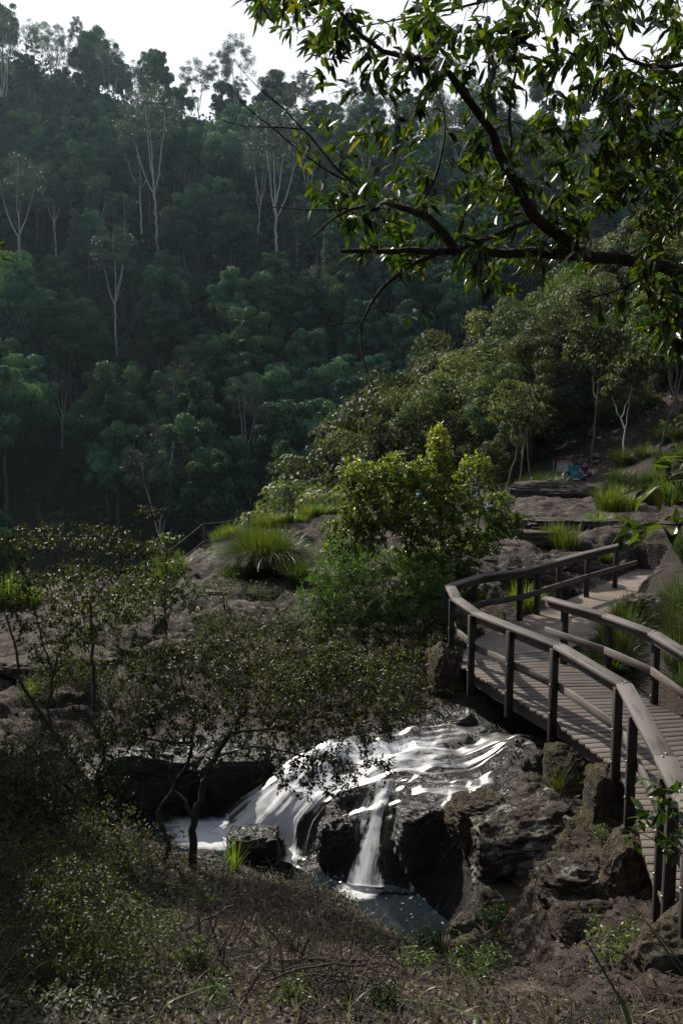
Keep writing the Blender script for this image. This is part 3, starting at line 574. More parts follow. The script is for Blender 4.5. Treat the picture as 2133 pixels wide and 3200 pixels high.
# ------------------------------------------------------------------ plants: branches, leaves, grass
def tubes(polys, sides=5):
    V, Q, n = [], [], 0; ca = np.arange(sides)*2*math.pi/sides; cs, sn = np.cos(ca)[None, :, None], np.sin(ca)[None, :, None]
    for pts, r in polys:
        pts = np.asarray(pts, float); k = len(pts)
        if k < 2: continue
        t = unit(np.gradient(pts, axis=0)); ref = np.array([0, 0, 1.]) if abs(t[:, 2]).mean() < .85 else np.array([1., 0, 0])
        x = unit(np.cross(t, ref)); y = np.cross(x, t); r = np.broadcast_to(np.asarray(r, float), (k,))[:, None, None]
        V.append((pts[:, None]+r*(cs*x[:, None]+sn*y[:, None])).reshape(-1, 3))
        i = np.arange(k-1)[:, None]*sides+n; j = np.arange(sides)[None]; j2 = (j+1) % sides
        Q.append(np.stack([i+j, i+j2, i+sides+j2, i+sides+j], 2).reshape(-1, 4)); n += k*sides
    return np.concatenate(V), np.concatenate(Q)
def tube_obj(name, polys, m, parent=None, sides=5, loc=None): V, Q = tubes(polys, sides); return link(name, quads(name, V, Q, smooth=True), m, parent, loc)
LANCE = dict(t=[0, .22, .52, .80, 1], w=[.05, .80, 1, .55, 0]); OVAL = dict(t=[0, .5, 1], w=[.08, 1, 0])
def leaf_mesh(name, pos, d, nr, L, Wd, kind='rhomb', fold=.16, curl=.12, rs=None, rnd=None):
    pos, d, nr = map(np.asarray, (pos, d, nr)); N = len(pos); d = unit(d); s = unit(np.cross(d, nr)); nr = np.cross(s, d)
    L = np.broadcast_to(L, (N,))[:, None]; Wd = np.broadcast_to(Wd, (N,))[:, None]
    if rnd is None: rnd = (rs or np.random.RandomState(1)).rand(N)
    if kind == 'rhomb':
        V = np.stack([pos, pos+.48*L*d+.5*Wd*s+fold*Wd*nr, pos+L*d-curl*L*nr, pos+.48*L*d-.5*Wd*s+fold*Wd*nr], 1)
        Fl = np.array([[0, 1, 2], [0, 2, 3]]); Q = (Fl[None]+4*np.arange(N)[:, None, None]).reshape(-1, 3); return quads(name, V.reshape(-1, 3), Q, rnd=np.repeat(rnd, 4))
    K = LANCE; t = np.array(K['t']); w = np.array(K['w']); k = len(t); pt = []
    for q in range(k):
        m = pos+t[q]*L*d-curl*L*t[q]**2*nr
        pt += [m, m+.5*w[q]*Wd*s+fold*w[q]*Wd*nr, m-.5*w[q]*Wd*s+fold*w[q]*Wd*nr]
    V = np.stack(pt, 1); F = []
    for q in range(k-1): a, b = 3*q, 3*q+3; F += [(a, a+1, b+1, b), (a+2, a, b, b+2)]
    Q = (np.array(F)[None]+3*k*np.arange(N)[:, None, None]).reshape(-1, 4); return quads(name, V.reshape(-1, 3), Q, rnd=np.repeat(rnd, 3*k), smooth=True)
def grow(rs, skel, targets, rt=.003, rmax=.012, step=.12, bow=.14, wob=.03, up=.0):
    cap = sum(len(p) for p, _ in skel)*8+len(targets)*14+200; Nn = np.zeros((cap, 3)); Rr = np.zeros(cap); n = 0; polys = []
    for pts, r in skel:
        pts = np.asarray(pts, float); d = np.r_[0, np.cumsum(np.linalg.norm(np.diff(pts, axis=0), axis=1))]; m = min(max(len(pts), int(d[-1]/step)+2), len(pts)*8)
        q, _ = smoothpath(pts, m) if m > len(pts) else (pts, 0); rr_ = np.interp(np.linspace(0, 1, m), np.linspace(0, 1, len(pts)), np.broadcast_to(r, (len(pts),)))
        q[1:-1] += rs.normal(0, 1, (m-2, 3))*np.minimum(rr_[1:-1, None]*.35, wob); polys.append((q, rr_)); Nn[n:n+m] = q; Rr[n:n+m] = rr_; n += m
    n0 = n; order = np.argsort([np.min(np.linalg.norm(Nn[:n0]-t, axis=1)) for t in targets]) if len(targets) else []; tw = []
    for ti in order:
        t = targets[ti]; d = np.linalg.norm(Nn[:n]-t, axis=1)+.35*np.maximum(0, Nn[:n, 2]-t[2]); i = int(np.argmin(d)); p = Nn[i]; L = np.linalg.norm(t-p)
        if L < .02: continue
        m = int(np.clip(L/step, 2, 9))+2; s = np.linspace(0, 1, m)[:, None]; off = rs.normal(0, 1, 3)*L*bow+np.array([0, 0, L*up]); pts = p+(t-p)*s+off*np.sin(math.pi*s)*.8
        pts[1:-1] += rs.normal(0, wob*min(1, L), (m-2, 3)); r0 = min(Rr[i]*.65, rmax, rt*(1.2+3*L/max(step*8, .5)))
        r_ = np.linspace(r0, rt*.55, m); polys.append((pts, r_)); tw.append(pts); k = m-1; Nn[n:n+k] = pts[1:]; Rr[n:n+k] = np.maximum(r_[1:], rt*.8); n += k
    return polys, tw
def twig_leaves(rs, tw, per=8, t0=.25, spread=.9, droop=.25, jit=.01, tip=True):
    ps, ds = [], []
    for pts in tw:
        k = len(pts); t = t0+(1-t0)*rs.rand(per)
        if tip: t[0] = 1
        x = t*(k-1); i = np.minimum(x.astype(int), k-2); f = (x-i)[:, None]; p = pts[i]*(1-f)+pts[i+1]*f; d = unit(pts[i+1]-pts[i])
        d = unit(d+rs.normal(0, spread, (per, 3))+[0, 0, -droop]); ps.append(p+rs.normal(0, jit, (per, 3))); ds.append(d)
    p, d = np.concatenate(ps), np.concatenate(ds); nr = unit(np.array([0, 0, 1.])+rs.normal(0, .55, p.shape)); return p, d, nr
def ball(rs, n, c, r, lo=.35):
    d = unit(rs.normal(size=(n, 3))); q = (lo+(1-lo)*rs.rand(n)**.6)[:, None]; return np.array(c)+d*q*np.array(r)

# --- forest tree prototypes (hidden library is never linked: every mesh is used by real trees)
def clump_crown(name, seed, R, Hc, nc, per, leaf, m, z0, flat=.65, cr=(.20, .34)):
    rs = np.random.RandomState(seed); u = unit(rs.normal(size=(nc*3, 3))); u = u[u[:, 2] > -.35][:nc]; c = u*np.array([R, R, Hc])*rs.uniform(.55, .95, (len(u), 1))
    c[:, :2] *= (1-.25*np.clip(-c[:, 2:]/Hc, 0, 1)); c += rs.normal(0, R*.13, c.shape); P_, D_, N_ = [], [], []
    for q in c:
        r = R*rs.uniform(*cr); d = unit(rs.normal(size=(per, 3))+[0, 0, .55]); p = q+d*np.array([r, r, r*flat])*rs.uniform(.6, 1.02, (per, 1)); P_.append(p); N_.append(unit(d+rs.normal(0, .45, d.shape)))
        D_.append(unit(np.cross(d, rs.normal(size=d.shape))+[0, 0, -.45]))
    P_, D_, N_ = map(np.concatenate, (P_, D_, N_)); P_[:, 2] += z0
    ck = np.repeat(rs.rand(len(c)), per); r_ = np.clip(.55*ck+.45*rs.rand(len(ck)), 0, 1)
    me = leaf_mesh(name, P_, D_, N_, leaf*rs.uniform(.7, 1.3, len(P_)), leaf*.6, rs=rs, rnd=r_); me.materials.append(m); return me, c+[0, 0, z0]
def trunk_mesh(name, seed, h, r, cl, m, lean=.06, nb=7):
    rs = np.random.RandomState(seed+99); z = np.linspace(-1.5, h, 8); pts = np.c_[np.cumsum(rs.normal(0, lean*h/8, 8)), np.cumsum(rs.normal(0, lean*h/8, 8)), z]; pts -= [pts[1, 0], pts[1, 1], 0]
    sk = [(pts, np.linspace(r, r*.45, 8))]; polys, _ = grow(rs, sk, cl[rs.permutation(len(cl))[:nb]], r*.12, r*.4, .9, .12, .1)
    V, Q = tubes(polys, 5); me = quads(name, V, Q, smooth=True); me.materials.append(m); return me
protos = []
for i in range(8):
    R = [3.5, 4.1, 4.4, 3.1, 3.9, 4.2, 3.0, 3.7][i]; Hc = R*[1.25, 1.4, 1.1, 1.8, 1.3, 1.5, 1.9, 1.2][i]; z0 = [8, 9, 7.5, 9.5, 9, 8.5, 10, 7.5][i]
    cm, cl = clump_crown('crown', 10+i, R, Hc, 66, 270, .36, M['forest'], z0, .78, (.13, .36)); protos.append((cm, trunk_mesh('trunk', i, z0, .26, cl, M['brown_bark'])))
oprotos = []
for i in range(5):
    R = [3.0, 2.4, 3.4, 2.2, 2.8][i]; Hc = R*[1.2, 1.6, .9, 1.9, 1.4][i]; z0 = [3.3, 3.5, 2.9, 3.8, 3.5][i]
    cm, cl = clump_crown('crown', 40+i, R, Hc, 52, 230, .21, M['olive'], z0, .8, (.22, .38)); oprotos.append((cm, trunk_mesh('trunk', 40+i, z0, .13, cl, M['brown_bark'], .08)))
def gum_proto(seed, h, spread, bark, leafm, per=60, nt=46, fork=3):
    rs = np.random.RandomState(seed); z1 = h*rs.uniform(.42, .55); t = np.linspace(0, 1, 7)[:, None]; lean = rs.normal(0, .05*h, 2)
    tr = np.c_[lean*t+rs.normal(0, .12, (7, 2))*t, -1.5+(z1+1.5)*t]; sk = [(tr, np.linspace(.24, .15, 7)*h/22)]; tips = []
    for k in range(fork+1):
        a = 6.28*k/(fork+1)+rs.uniform(-.4, .4); e = np.array([math.cos(a)*spread*rs.uniform(.35, .75), math.sin(a)*spread*rs.uniform(.35, .75), h*rs.uniform(.8, .97)-z1]); s = np.linspace(0, 1, 7)[:, None]; p = tr[-1-(k % 2)]
        q = p+e*s**np.array([.75, .75, 1.15])+rs.normal(0, .16, (7, 3))*s; sk.append((q, np.linspace(.115, .035, 7)*h/22))
    c = []
    while len(c) < nt:
        v = unit(rs.normal(size=3)); 
        if v[2] > -.3: c.append(np.array([0, 0, h*.74])+np.r_[lean, 0]+v*np.array([spread, spread, h*.28])*rs.uniform(.55, 1))
    c = np.array(c); polys, tw = grow(rs, sk, c, .03, .09, .9, .14, .12, .06); V, Q = tubes(polys, 5); tm = quads('trunk', V, Q, smooth=True); tm.materials.append(bark)
    P_, N_, D_ = [], [], []
    if per:
        for q in c:
            d = unit(rs.normal(size=(per, 3))+[0, 0, .2]); P_.append(q+d*np.array([1.15, 1.15, .75])*rs.uniform(.3, 1, (per, 1))*spread/4.5); N_.append(unit(d+rs.normal(0, .6, d.shape))); D_.append(unit(rs.normal(0, .6, d.shape)+[0, 0, -.7]))
        P_, N_, D_ = map(np.concatenate, (P_, N_, D_)); cm = leaf_mesh('crown', P_, D_, N_, .34*rs.uniform(.7, 1.3, len(P_)), .17, rs=rs); cm.materials.append(leafm)
    else: cm = None
    return cm, tm
gprotos = [gum_proto(60+i, [24, 22, 26, 20][i], [5.0, 4.2, 5.5, 3.6][i], M['pale'], M['gum'], 105) for i in range(4)]
sprotos = [gum_proto(70+i, [9, 8, 10][i], [1.9, 1.6, 2.2][i], M['pale'] if i == 1 else M['brown_bark'], M['olive'], 42, 40, 2) for i in range(3)]
dprotos = [gum_proto(80+i, [15, 13][i], [3.0, 2.4][i], M['brown_bark'] if i else M['pale'], M['dead'], [38, 0][i], 44) for i in range(2)]
def tree(name, pr, x, y, s, label, cat='tree', group=None, rz=0., z=None, sz=1.):
    zz = Hz(x, y) if z is None else z; e = empty(name, (x, y, zz-.1), label, cat, group, rz); e.scale = (s, s, s*sz)
    link('trunk', pr[1], None, e)
    if pr[0]: link('crown', pr[0], None, e)
    return e
rs = np.random.RandomState(21)
# single trees one can pick out on the hillside
def at_tree(px, pyb, y): p = D(px, pyb, y); return p[0], p[1]
GUMS = (
    ('gum_tree', gprotos[0], 75, 158, 1.15, 'white trunked gum tree with fanned bare limbs near the left edge', 'gum tree'),
    ('gum_tree', gprotos[2], 510, 190, 1.25, 'white forked gum tree with arching pale limbs, taller of the central pair', 'gum tree'),
    ('gum_tree', gprotos[1], 462, 192, 1.2, 'straight pale trunk gum tree beside the forked white gum', 'gum tree'),
    ('gum_tree', gprotos[3], 375, 152, 1.1, 'slim pinkish trunk gum tree below the pale pair on the hillside', 'gum tree'),
    ('gum_tree', gprotos[2], 872, 180, 1.25, 'white trunked gum tree half hidden behind bare overhanging twigs', 'gum tree'),
    ('gum_tree', gprotos[0], 640, 246, .95, 'thin crowned gum tree on the skyline with light showing through', 'gum tree'),
    ('dead_tree', dprotos[0], 195, 128, .85, 'greyish leaning tree with thin mauve crown amid dark forest', 'tree'),
    ('dead_tree', dprotos[1], 190, 108, .62, 'leafless pale grey tree with twisted limbs low on the hillside', 'dead tree'),
    ('gum_tree', gprotos[1], 200, 175, .8, 'slender pale gum sapling between the white gum and the pinkish gum', 'gum tree'),
    )
# far hillside: every tree its own object
spots = []
y = 96.
while y < 262:
    stepy = 6.2+.010*y; w = .44*y+10; x = -w+rs.uniform(0, 8)
    while x < w:
        xx, yy = x+rs.uniform(-3, 3), y+rs.uniform(-2.6, 2.6); x += 6.5+.011*y
        spots.append((xx, yy))
    y += stepy
spots = np.array(spots); rd = rimdist(spots); hz_ = HZ(spots)
on_far = rd > 12
cols = spots[:, 0]/spots[:, 1]
keep = on_far & (spots[:, 1] > 0)
for g in GUMS:
    gx, gy = (g[2]-1066.5)/F*g[3], g[3]; keep &= ~((np.abs(spots[:, 0]-gx*spots[:, 1]/gy) < 5.0) & (spots[:, 1] > gy-17) & (spots[:, 1] < gy+3))
spots, hz_ = spots[keep], hz_[keep]
NG = 0
for (x, y), z in zip(spots, hz_):
    if y < 135: lb, gp = 'dark green forest tree with dense rounded crown low on the far gorge hillside', 'lower hillside forest trees'
    elif y < 185: lb, gp = 'dark green forest tree with dense rounded crown halfway up the far gorge hillside', 'middle hillside forest trees'
    elif y < 232: lb, gp = 'hazy green forest tree with dense crown high on the far gorge hillside', 'upper hillside forest trees'
    else: lb, gp = 'pale hazy tree standing along the skyline ridge of the far hillside', 'ridge trees on the skyline'
    if NG >= 299: break
    NG += 1; pr = protos[rs.randint(8)] ; s = rs.uniform(.8, 1.25)
    if y > 238 and rs.rand() < .38: pr = gprotos[rs.randint(4)]; s = rs.uniform(.55, .75)
    elif rs.rand() < .10: pr = gprotos[rs.randint(4)]; s = rs.uniform(.62, .85)
    elif y > 205 and rs.rand() < .2: pr = gprotos[rs.randint(4)]; s = rs.uniform(.7, 1.0)
    tree('forest_tree', pr, x, y, s, lb, 'tree', gp, rs.uniform(0, 6.28), z, rs.uniform(.95, 1.35))
# understorey of the far hillside: one uncountable mass of saplings and scrub
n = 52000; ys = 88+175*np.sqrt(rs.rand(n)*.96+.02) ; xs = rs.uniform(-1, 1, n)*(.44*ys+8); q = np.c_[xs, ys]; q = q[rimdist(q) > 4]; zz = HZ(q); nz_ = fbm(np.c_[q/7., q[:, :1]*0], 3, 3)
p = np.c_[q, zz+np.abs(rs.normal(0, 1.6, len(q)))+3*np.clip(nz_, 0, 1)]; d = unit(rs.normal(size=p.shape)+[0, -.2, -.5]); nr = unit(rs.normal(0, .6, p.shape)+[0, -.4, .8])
tag(link('understorey', leaf_mesh('understorey', p, d, nr, rs.uniform(.6, 1.5, len(p)), .75, rs=rs), M['understorey']), 'scrub coloured dark as shade in the gaps between the hillside forest trees', 'undergrowth', kind='stuff')
for nm, pr, px, y, s, lb, cat in GUMS:
    x = (px-1066.5)/F*y; tree(nm, pr, x, y, s, lb, cat, None, rs.uniform(0, 6.28))
# right hand slope: lighter olive trees
cnt = 0
for y in (52, 57, 63, 70, 78, 87, 97, 108, 120, 134, 150, 168, 190, 212, 235, 258):
    x = -.02*y; 
    while x < .46*y+4:
        xx, yy = x+rs.uniform(-1.4, 1.4), y+rs.uniform(-3, 3); x += 3.9+.016*y
        r_ = rimdist(np.array([[xx, yy]]))[0]
        if r_ > (9 if yy < 62 else 17) or (xx/yy > .30 and yy < 60 and rs.rand() < .5): continue
        far = yy > 95; pr = (protos[rs.randint(8)] if far and rs.rand() < .6 else oprotos[rs.randint(5)]); s = rs.uniform(.8, 1.15)*(.75 if pr in protos else 1.0+.004*yy)
        lb, gp = ('grey green tree high on the right slope behind the overhanging leaves', 'upper right slope trees') if far else ('olive green bushy tree on the slope behind the rock ledge', 'lower right slope trees')
        tree('slope_tree', pr, xx, yy, s, lb, 'tree', gp, rs.uniform(0, 6.28)); cnt += 1
for k, (px, y, s) in enumerate(((1200, 50, 1.0), (1340, 50, 1.0), (1270, 62, 1.35), (1390, 64, 1.4), (1130, 68, 1.3), (1490, 66, 1.5), (1590, 68, 1.5), (1720, 66, 1.4), (1330, 78, 1.5), (1450, 82, 1.6), (1560, 86, 1.7), (1200, 84, 1.5), (1830, 70, 1.5), (1950, 72, 1.5), (1690, 84, 1.7), (1420, 50, .9), (1290, 52, .95), (1500, 54, .95), (1560, 49, .8), (1660, 51, .85), (1150, 56, 1.0), (1060, 66, 1.1), (1620, 58, 1.0), (1730, 56, .9), (990, 74, 1.1), (1850, 58, .8))):
    tree('olive_tree', oprotos[k % 5], (px-1066.5)/F*y, y, s, 'yellow olive bushy tree with soft feathery crown just behind the picnic ledge', 'tree', 'feathery trees behind the ledge', rs.uniform(0, 6.28))
for k, (px, y, s, lb) in enumerate(((1845, 47, .95, 'thin pale sapling with few branches on the bare right slope'), (1955, 44, .70, 'dark stemmed sapling leaning left beside the dirt bank'), (2040, 42, .75, 'straight thin sapling in front of the brown dirt bank'), (1660, 43, .62, 'leafy sapling on the bank just left of the danger sign'), (2125, 40, 1.0, 'reddish trunked gum tree at the right edge'), (1570, 40, .55, 'small leafy sapling with grey green leaves behind the picnickers'), (1620, 38, .5, 'short leafy shrub beside the end of the rock platform'))):
    tree('sapling', sprotos[k % 3], (px-1066.5)/F*y, y, s, lb, 'sapling', None, rs.uniform(0, 6.28))

for k in range(90):
    y = 45+75*rs.rand()**1.3; u0 = rs.uniform(.10, .47); x = u0*y
    if rimdist(np.array([[x, y]]))[0] > 2 or (u0 > .34 and y < 52 and rs.rand() < .7) or (.2 < u0 < .35 and y < 51): continue
    pr = oprotos[rs.randint(5)]; sc_ = rs.uniform(.38, .62); tree('hillside_shrub', pr, x, y, sc_, 'bushy green shrub hugging the ground between the trees of the right slope', 'shrub', 'shrubs on the right slope', rs.uniform(0, 6.28), Hz(x, y)-2.3*sc_)
n = 16000; ys = 45+110*rs.rand(n)**1.3; xs = rs.uniform(.03, .5, n)*ys; q = np.c_[xs, ys]; nz_ = fbm(np.c_[q/5., q[:, :1]*0], 3, 6); q = q[((q[:, 0]/q[:, 1] < .21) | (q[:, 0]/q[:, 1] > .34) | (q[:, 1] > 50)) & (rimdist(q) < 12) & ((nz_ > -.1) | (ys > 60))]; zz = HZ(q)
p = np.c_[q, zz+np.abs(rs.normal(0, .45, len(q)))]; d = unit(rs.normal(size=p.shape)+[0, -.2, -.2]); nr = unit(rs.normal(0, .6, p.shape)+[0, -.4, .8])
tag(link('slope_scrub', leaf_mesh('slope_scrub', p, d, nr, rs.uniform(.2, .5, len(p)), .2, rs=rs), M['olive']), 'low scrub and ferns covering the right slope', 'scrub', kind='stuff')

for k, (px, pyt, y) in enumerate(((1015, 1420, 56), (1085, 1330, 58), (1150, 1255, 60), (1235, 1180, 62), (945, 1490, 60), (1310, 1090, 70), (1050, 1510, 48), (1180, 1400, 50), (1120, 1480, 46), (1400, 1020, 76), (1260, 1330, 52))):
    x = (px-1066.5)/F*y; z = Hz(x, y); pr_ = oprotos[(k*2+1) % 5]; tt_ = float(np.max([c.co[2] for c in pr_[0].vertices])); s_ = min(2.6, max(.6, (D(px, pyt, y)[2]-z)/tt_))
    tree('rim_tree', pr_, x, y, s_, 'light olive bushy tree rising from the gorge edge behind the tall bush', 'tree', 'light trees at the gorge edge', k*1.1, z)

# ------------------------------------------------------------------ boulders and ledges in their places
def bl(px, py, y, r, seed, m, label, group=None, name='boulder', **k): return boulder(name, tuple(D(px, py, y)), r, seed, M[m], label, group, **k)
bl(2130, 3060, 6.55, (.62, .50, .62), 3, 'brown_rock', 'large rough brown boulder under the lower end of the bridge', rough=.2)
bl(1775, 2440, 11.1, (.34, .40, .52), 4, 'mossy_rock', 'tall mossy block propping the bridge beam beside the stream', blocky=.6, rough=.14)
bl(1905, 2530, 10.0, (.30, .36, .56), 5, 'mossy_rock', 'narrow dark boulder with yellow moss on its left edge under the bridge', blocky=.6, rough=.14)
bl(1965, 2730, 8.75, (.32, .34, .50), 6, 'brown_rock', 'wedge shaped orange brown rock beside the bridge posts', rough=.2, tilt=.3)
bl(1630, 2640, 10.3, (.72, .50, .42), 7, 'lichen_rock', 'broad boulder crusted with pale grey lichen', rough=.3, tilt=-.2)
bl(1500, 2560, 11.0, (.40, .4, .34), 17, 'brown_rock', 'dry brown rock shoulder beside the dark wet face', rough=.3)
bl(1830, 2780, 9.0, (.50, .40, .34), 8, 'lichen_rock', 'lower lichen spotted rock below the wedge shaped rock', rough=.28)
bl(1640, 2850, 9.7, (.62, .45, .36), 9, 'boulder', 'wide dark grey rock block with horizontal cracks above the flat rock floor', blocky=.6, rough=.16)
bl(1880, 2900, 8.5, (.55, .42, .30), 10, 'boulder', 'cracked dark rock ledge left of the large brown boulder', blocky=.6, rough=.16)
bl(1440, 2905, 9.75, (.20, .20, .19), 11, 'boulder', 'small rounded rock at the edge of the pool', rough=.16)
bl(1345, 2650, 11.35, (.55, .35, .62), 12, 'wet_rock', 'black wet rock wall right of the narrow fall', blocky=.5, rough=.18)
bl(1050, 2640, 11.8, (.30, .3, .42), 13, 'wet_rock', 'black wet rock between the two falls', blocky=.4, rough=.2)
bl(800, 2650, 11.9, (.42, .30, .30), 14, 'wet_rock', 'wet rounded rock at the foot of the broad fall', rough=.2)
bl(470, 2440, 13.5, (.85, .40, .55), 15, 'wet_rock', 'black shaded rock wall behind the crooked trunks', blocky=.5, rough=.2)
bl(735, 2420, 13.35, (.55, .40, .42), 16, 'wet_rock', 'dark rock at the left shoulder of the cascade', blocky=.5, rough=.2)
bl(1385, 2185, 14.45, (.34, .45, .95), 18, 'brown_rock', 'upright brown rock abutment under the far corner of the bridge', blocky=.45, rough=.2)
bl(2005, 1900, 16.4, (.42, .32, .24), 19, 'lichen_rock', 'pale grey rock beside the path below the right grass bank', rough=.3)
bl(650, 2690, 11.6, (.22, .2, .12), 20, 'lichen_rock', 'low pale rock at the water edge by the crooked trunks', rough=.25)
for k, (px, py, y, r, rz, lb) in enumerate((
    (790, 1855, 21.0, (1.25, .7, .24), .1, 'long rock shelf just below the big grass tussock'), (700, 1975, 19.2, (1.1, .5, .2), -.2, 'flat dark rock shelf on the lower dome'), (980, 1655, 27.2, (.9, .5, .26), .2, 'rock outcrop on the crest between grass and bush'),
    (560, 2030, 18.2, (.9, .5, .17), .1, 'low cracked rock shelf left of the dome foot'), (1460, 1770, 21.5, (1.5, .7, .45), .1, 'big dark rock hump behind the far bridge rail'), (1600, 1690, 23.6, (1.3, .6, .3), -.15, 'layered rock ledge in front of the yellow grass'),
    (1790, 1640, 26.0, (1.5, .6, .22), .05, 'flat pale rock shelf left of the dirt track'), (1660, 1805, 19.6, (.8, .4, .34), .5, 'mossy grey rock just behind the far bridge rail'), (1800, 1760, 21.2, (.7, .4, .26), .4, 'grey rock ledge behind the middle of the far rail'),
    (1740, 1535, 36.0, (2.2, .8, .42), -.12, 'dark rock step below the danger sign'), (250, 2060, 18.8, (1.0, .6, .25), .1, 'purple grey rock shelf seen through the left shrubs'), (60, 2090, 18.6, (1.1, .6, .26), -.1, 'purple grey rock ledge at the left edge'), (1950, 1600, 29.5, (1.2, .5, .16), 0, 'low rock sheet beside the dirt track'))):
    bl(px, py, y, r, 30+k, 'boulder', lb, None, 'rock_ledge', rz=rz, blocky=.5, rough=.24)
PLAT = D(1490, 1590, 30.0)
plat = boulder('rock_platform', (PLAT[0], PLAT[1], PLAT[2]-.42), (2.9, 1.7, .55), 50, M['brown_rock'], 'flat topped rock platform carrying the picnic', None, cat='rock ledge', blocky=.92, rough=.05)
_pv = np.array([v.co[:] for v in plat.data.vertices]); PZ = plat.location.z+float(np.median(_pv[(np.abs(_pv[:, 0]) < 1.5) & (np.abs(_pv[:, 1]) < .9) & (_pv[:, 2] > 0)][:, 2]))
# scattered pebble-size rocks on the dirt bank by the sign
for k in range(16):
    px, py = rng.uniform(1790, 1990), rng.uniform(1420, 1462); y = 46+rng.uniform(0, 2); x = (px-1066.5)/F*y; s = rng.uniform(.08, .2)
    boulder('stone', (x, y, Hz(x, y)+s*.3), (s, s, s*.7), 60+k, M['lichen_rock'], 'pale stone lying on the brown dirt bank behind the sign', 'pale stones on the dirt bank', sub=ICO4, cat='stone')

# ------------------------------------------------------------------ grasses
def blades(name, seed, nb, h, spread, w, m, base=.12, droop=.55, seg=5, hv=.35, lean=(0, 0)):
    rs = np.random.RandomState(seed); a = rs.uniform(0, 6.283, nb); r = base*np.sqrt(rs.rand(nb)); b = np.c_[r*np.cos(a), r*np.sin(a), np.zeros(nb)-.04]; a2 = a+rs.normal(0, .6, nb)
    out = np.c_[np.cos(a2), np.sin(a2), np.zeros(nb)]; ln = h*(1+rs.uniform(-hv, hv, nb)); fl = rs.rand(nb)**.8*spread; V = []
    side = np.c_[-np.sin(a2), np.cos(a2), np.zeros(nb)]+rs.normal(0, .25, (nb, 3)); side = unit(side); ww = w*rs.uniform(.6, 1.3, nb)
    for k in range(seg+1):
        t = k/seg; p = b+out*(fl*(t**1.4)*ln)[:, None]+np.array([*lean, 0])*(t*ln)[:, None]; p[:, 2] += ln*(t-droop*(fl*1.1)*t**2.6); q = ww*(1-t**2.2)*.5+.0006; V += [p-side*q[:, None], p+side*q[:, None]]
    V = np.stack(V, 1); F_ = np.array([(2*k, 2*k+1, 2*k+3, 2*k+2) for k in range(seg)]); Q = (F_[None]+2*(seg+1)*np.arange(nb)[:, None, None]).reshape(-1, 4)
    me = quads(name, V.reshape(-1, 3), Q, rnd=np.repeat(rs.rand(nb), 2*(seg+1)), smooth=True); me.materials.append(M[m]); return me
def put(name, me, x, y, s, label, cat, group=None, rz=0, dz=0, z=None):
    o = bpy.data.objects.new(name, me); C.objects.link(o); o.location = (x, y, (Hz(x, y) if z is None else z)+dz); o.scale = (s, s, s); o.rotation_euler = (0, 0, rz); return tag(o, label, cat, group)
def putp(name, me, px, py, y, s, label, cat, group=None, rz=0, dz=0):
    p = D(px, py, y); return put(name, me, p[0], p[1], s, label, cat, group, rz, dz)
g_big = blades('tussock', 1, 4600, 1.22, 1.0, .017, 'grass', .60, .66, 7, .3, (-.05, 0))
g_yel = [blades('grass_clump', 2+i, 420, .62, .7, .014, 'grass', .30, .5) for i in range(2)]
g_grn = [blades('grass_clump', 5+i, 420, .85, .85, .016, 'dark_grass', .28, .62) for i in range(2)]
g_tuft = [blades('grass_tuft', 8+i, 60, .42, .6, .009, 'grass', .06, .4) for i in range(2)]
putp('grass_tussock', g_big, 835, 1800, 22.3, 1.0, 'huge rounded green grass tussock on top of the rock dome', 'grass tussock', dz=.02)
putp('grass_tussock', g_grn[0], 935, 1850, 20.8, .85, 'small green tussock below and right of the huge one', 'grass tussock')
putp('grass_tussock', g_yel[0], 735, 1815, 21.6, .8, 'dry yellow tussock at the left foot of the huge one', 'grass tussock')
for k in range(26):
    px = 680+k*15+rs.uniform(-8, 8); y = 25.2+(px-680)/370*3.2; x = (px-1066.5)/F*y; put('grass_clump', g_yel[k % 2], x, y+rs.uniform(-.5, .3), rs.uniform(.45, .8), 'yellow green grass clump along the crest of the dome', 'grass', 'grass along the crest', rs.uniform(0, 6))
for k, (px, py, y, s, g, lb) in enumerate(((1765, 1715, 23, 1.15, 0, 'bright yellow grass clump behind the far bridge rail'), (1730, 1700, 23.6, .8, 1, 'thin pale grass clump left of the bright yellow one'), (1905, 1600, 29, 1.5, 0, 'wide yellow grass clump above the rock shelf'), (1950, 1590, 29.6, 1.3, 1, 'yellow grass clump right of the wide one'), (1860, 1655, 26, 1.0, 0, 'low rounded grass clump between the ledges'), (2030, 1580, 30, 1.2, 1, 'green yellow clump beyond the dirt track'), (2095, 1600, 29, 1.4, 0, 'tall yellow clump at the far right of the dirt track'), (1895, 1715, 22.5, .6, 1, 'small dry tuft just above the end of the far rail'), (1640, 1900, 18.6, .9, 1, 'light grass clump seen through the far rail'), (20, 1890, 24, 1.5, 0, 'sunlit yellow grass at the left rim'), (90, 1900, 23.5, 1.2, 1, 'lower yellow grass beside the left rim'), (540, 1830, 22.8, 1.1, 0, 'yellow grass on the steep left side of the dome'), (480, 1850, 22.6, 1.3, 1, 'larger yellow grass below the fence'), (100, 2150, 17.4, .55, 0, 'yellow green grass between the left shrub stems'))):
    putp('grass_clump', g_yel[g], px, py, y, s, lb, 'grass', None, k*1.3)
for k in range(44):
    t = rs.rand(); y = 13.6+t*8.5; x = np.interp(y, [13.6, 16.2, 17.6, 19.2, 21.2, 22.9], [5.9, 6.0, 6.9, 7.4, 8.3, 9.2])+2.2*rs.rand()
    if deckmask(np.array([[x-.5, y]]))[0]: x += .7
    put('grass_clump', g_grn[k % 2], x, y, rs.uniform(.6, 1.0), 'long green grass clump on the bank right of the path', 'grass', 'grass on the right bank', rs.uniform(0, 6))
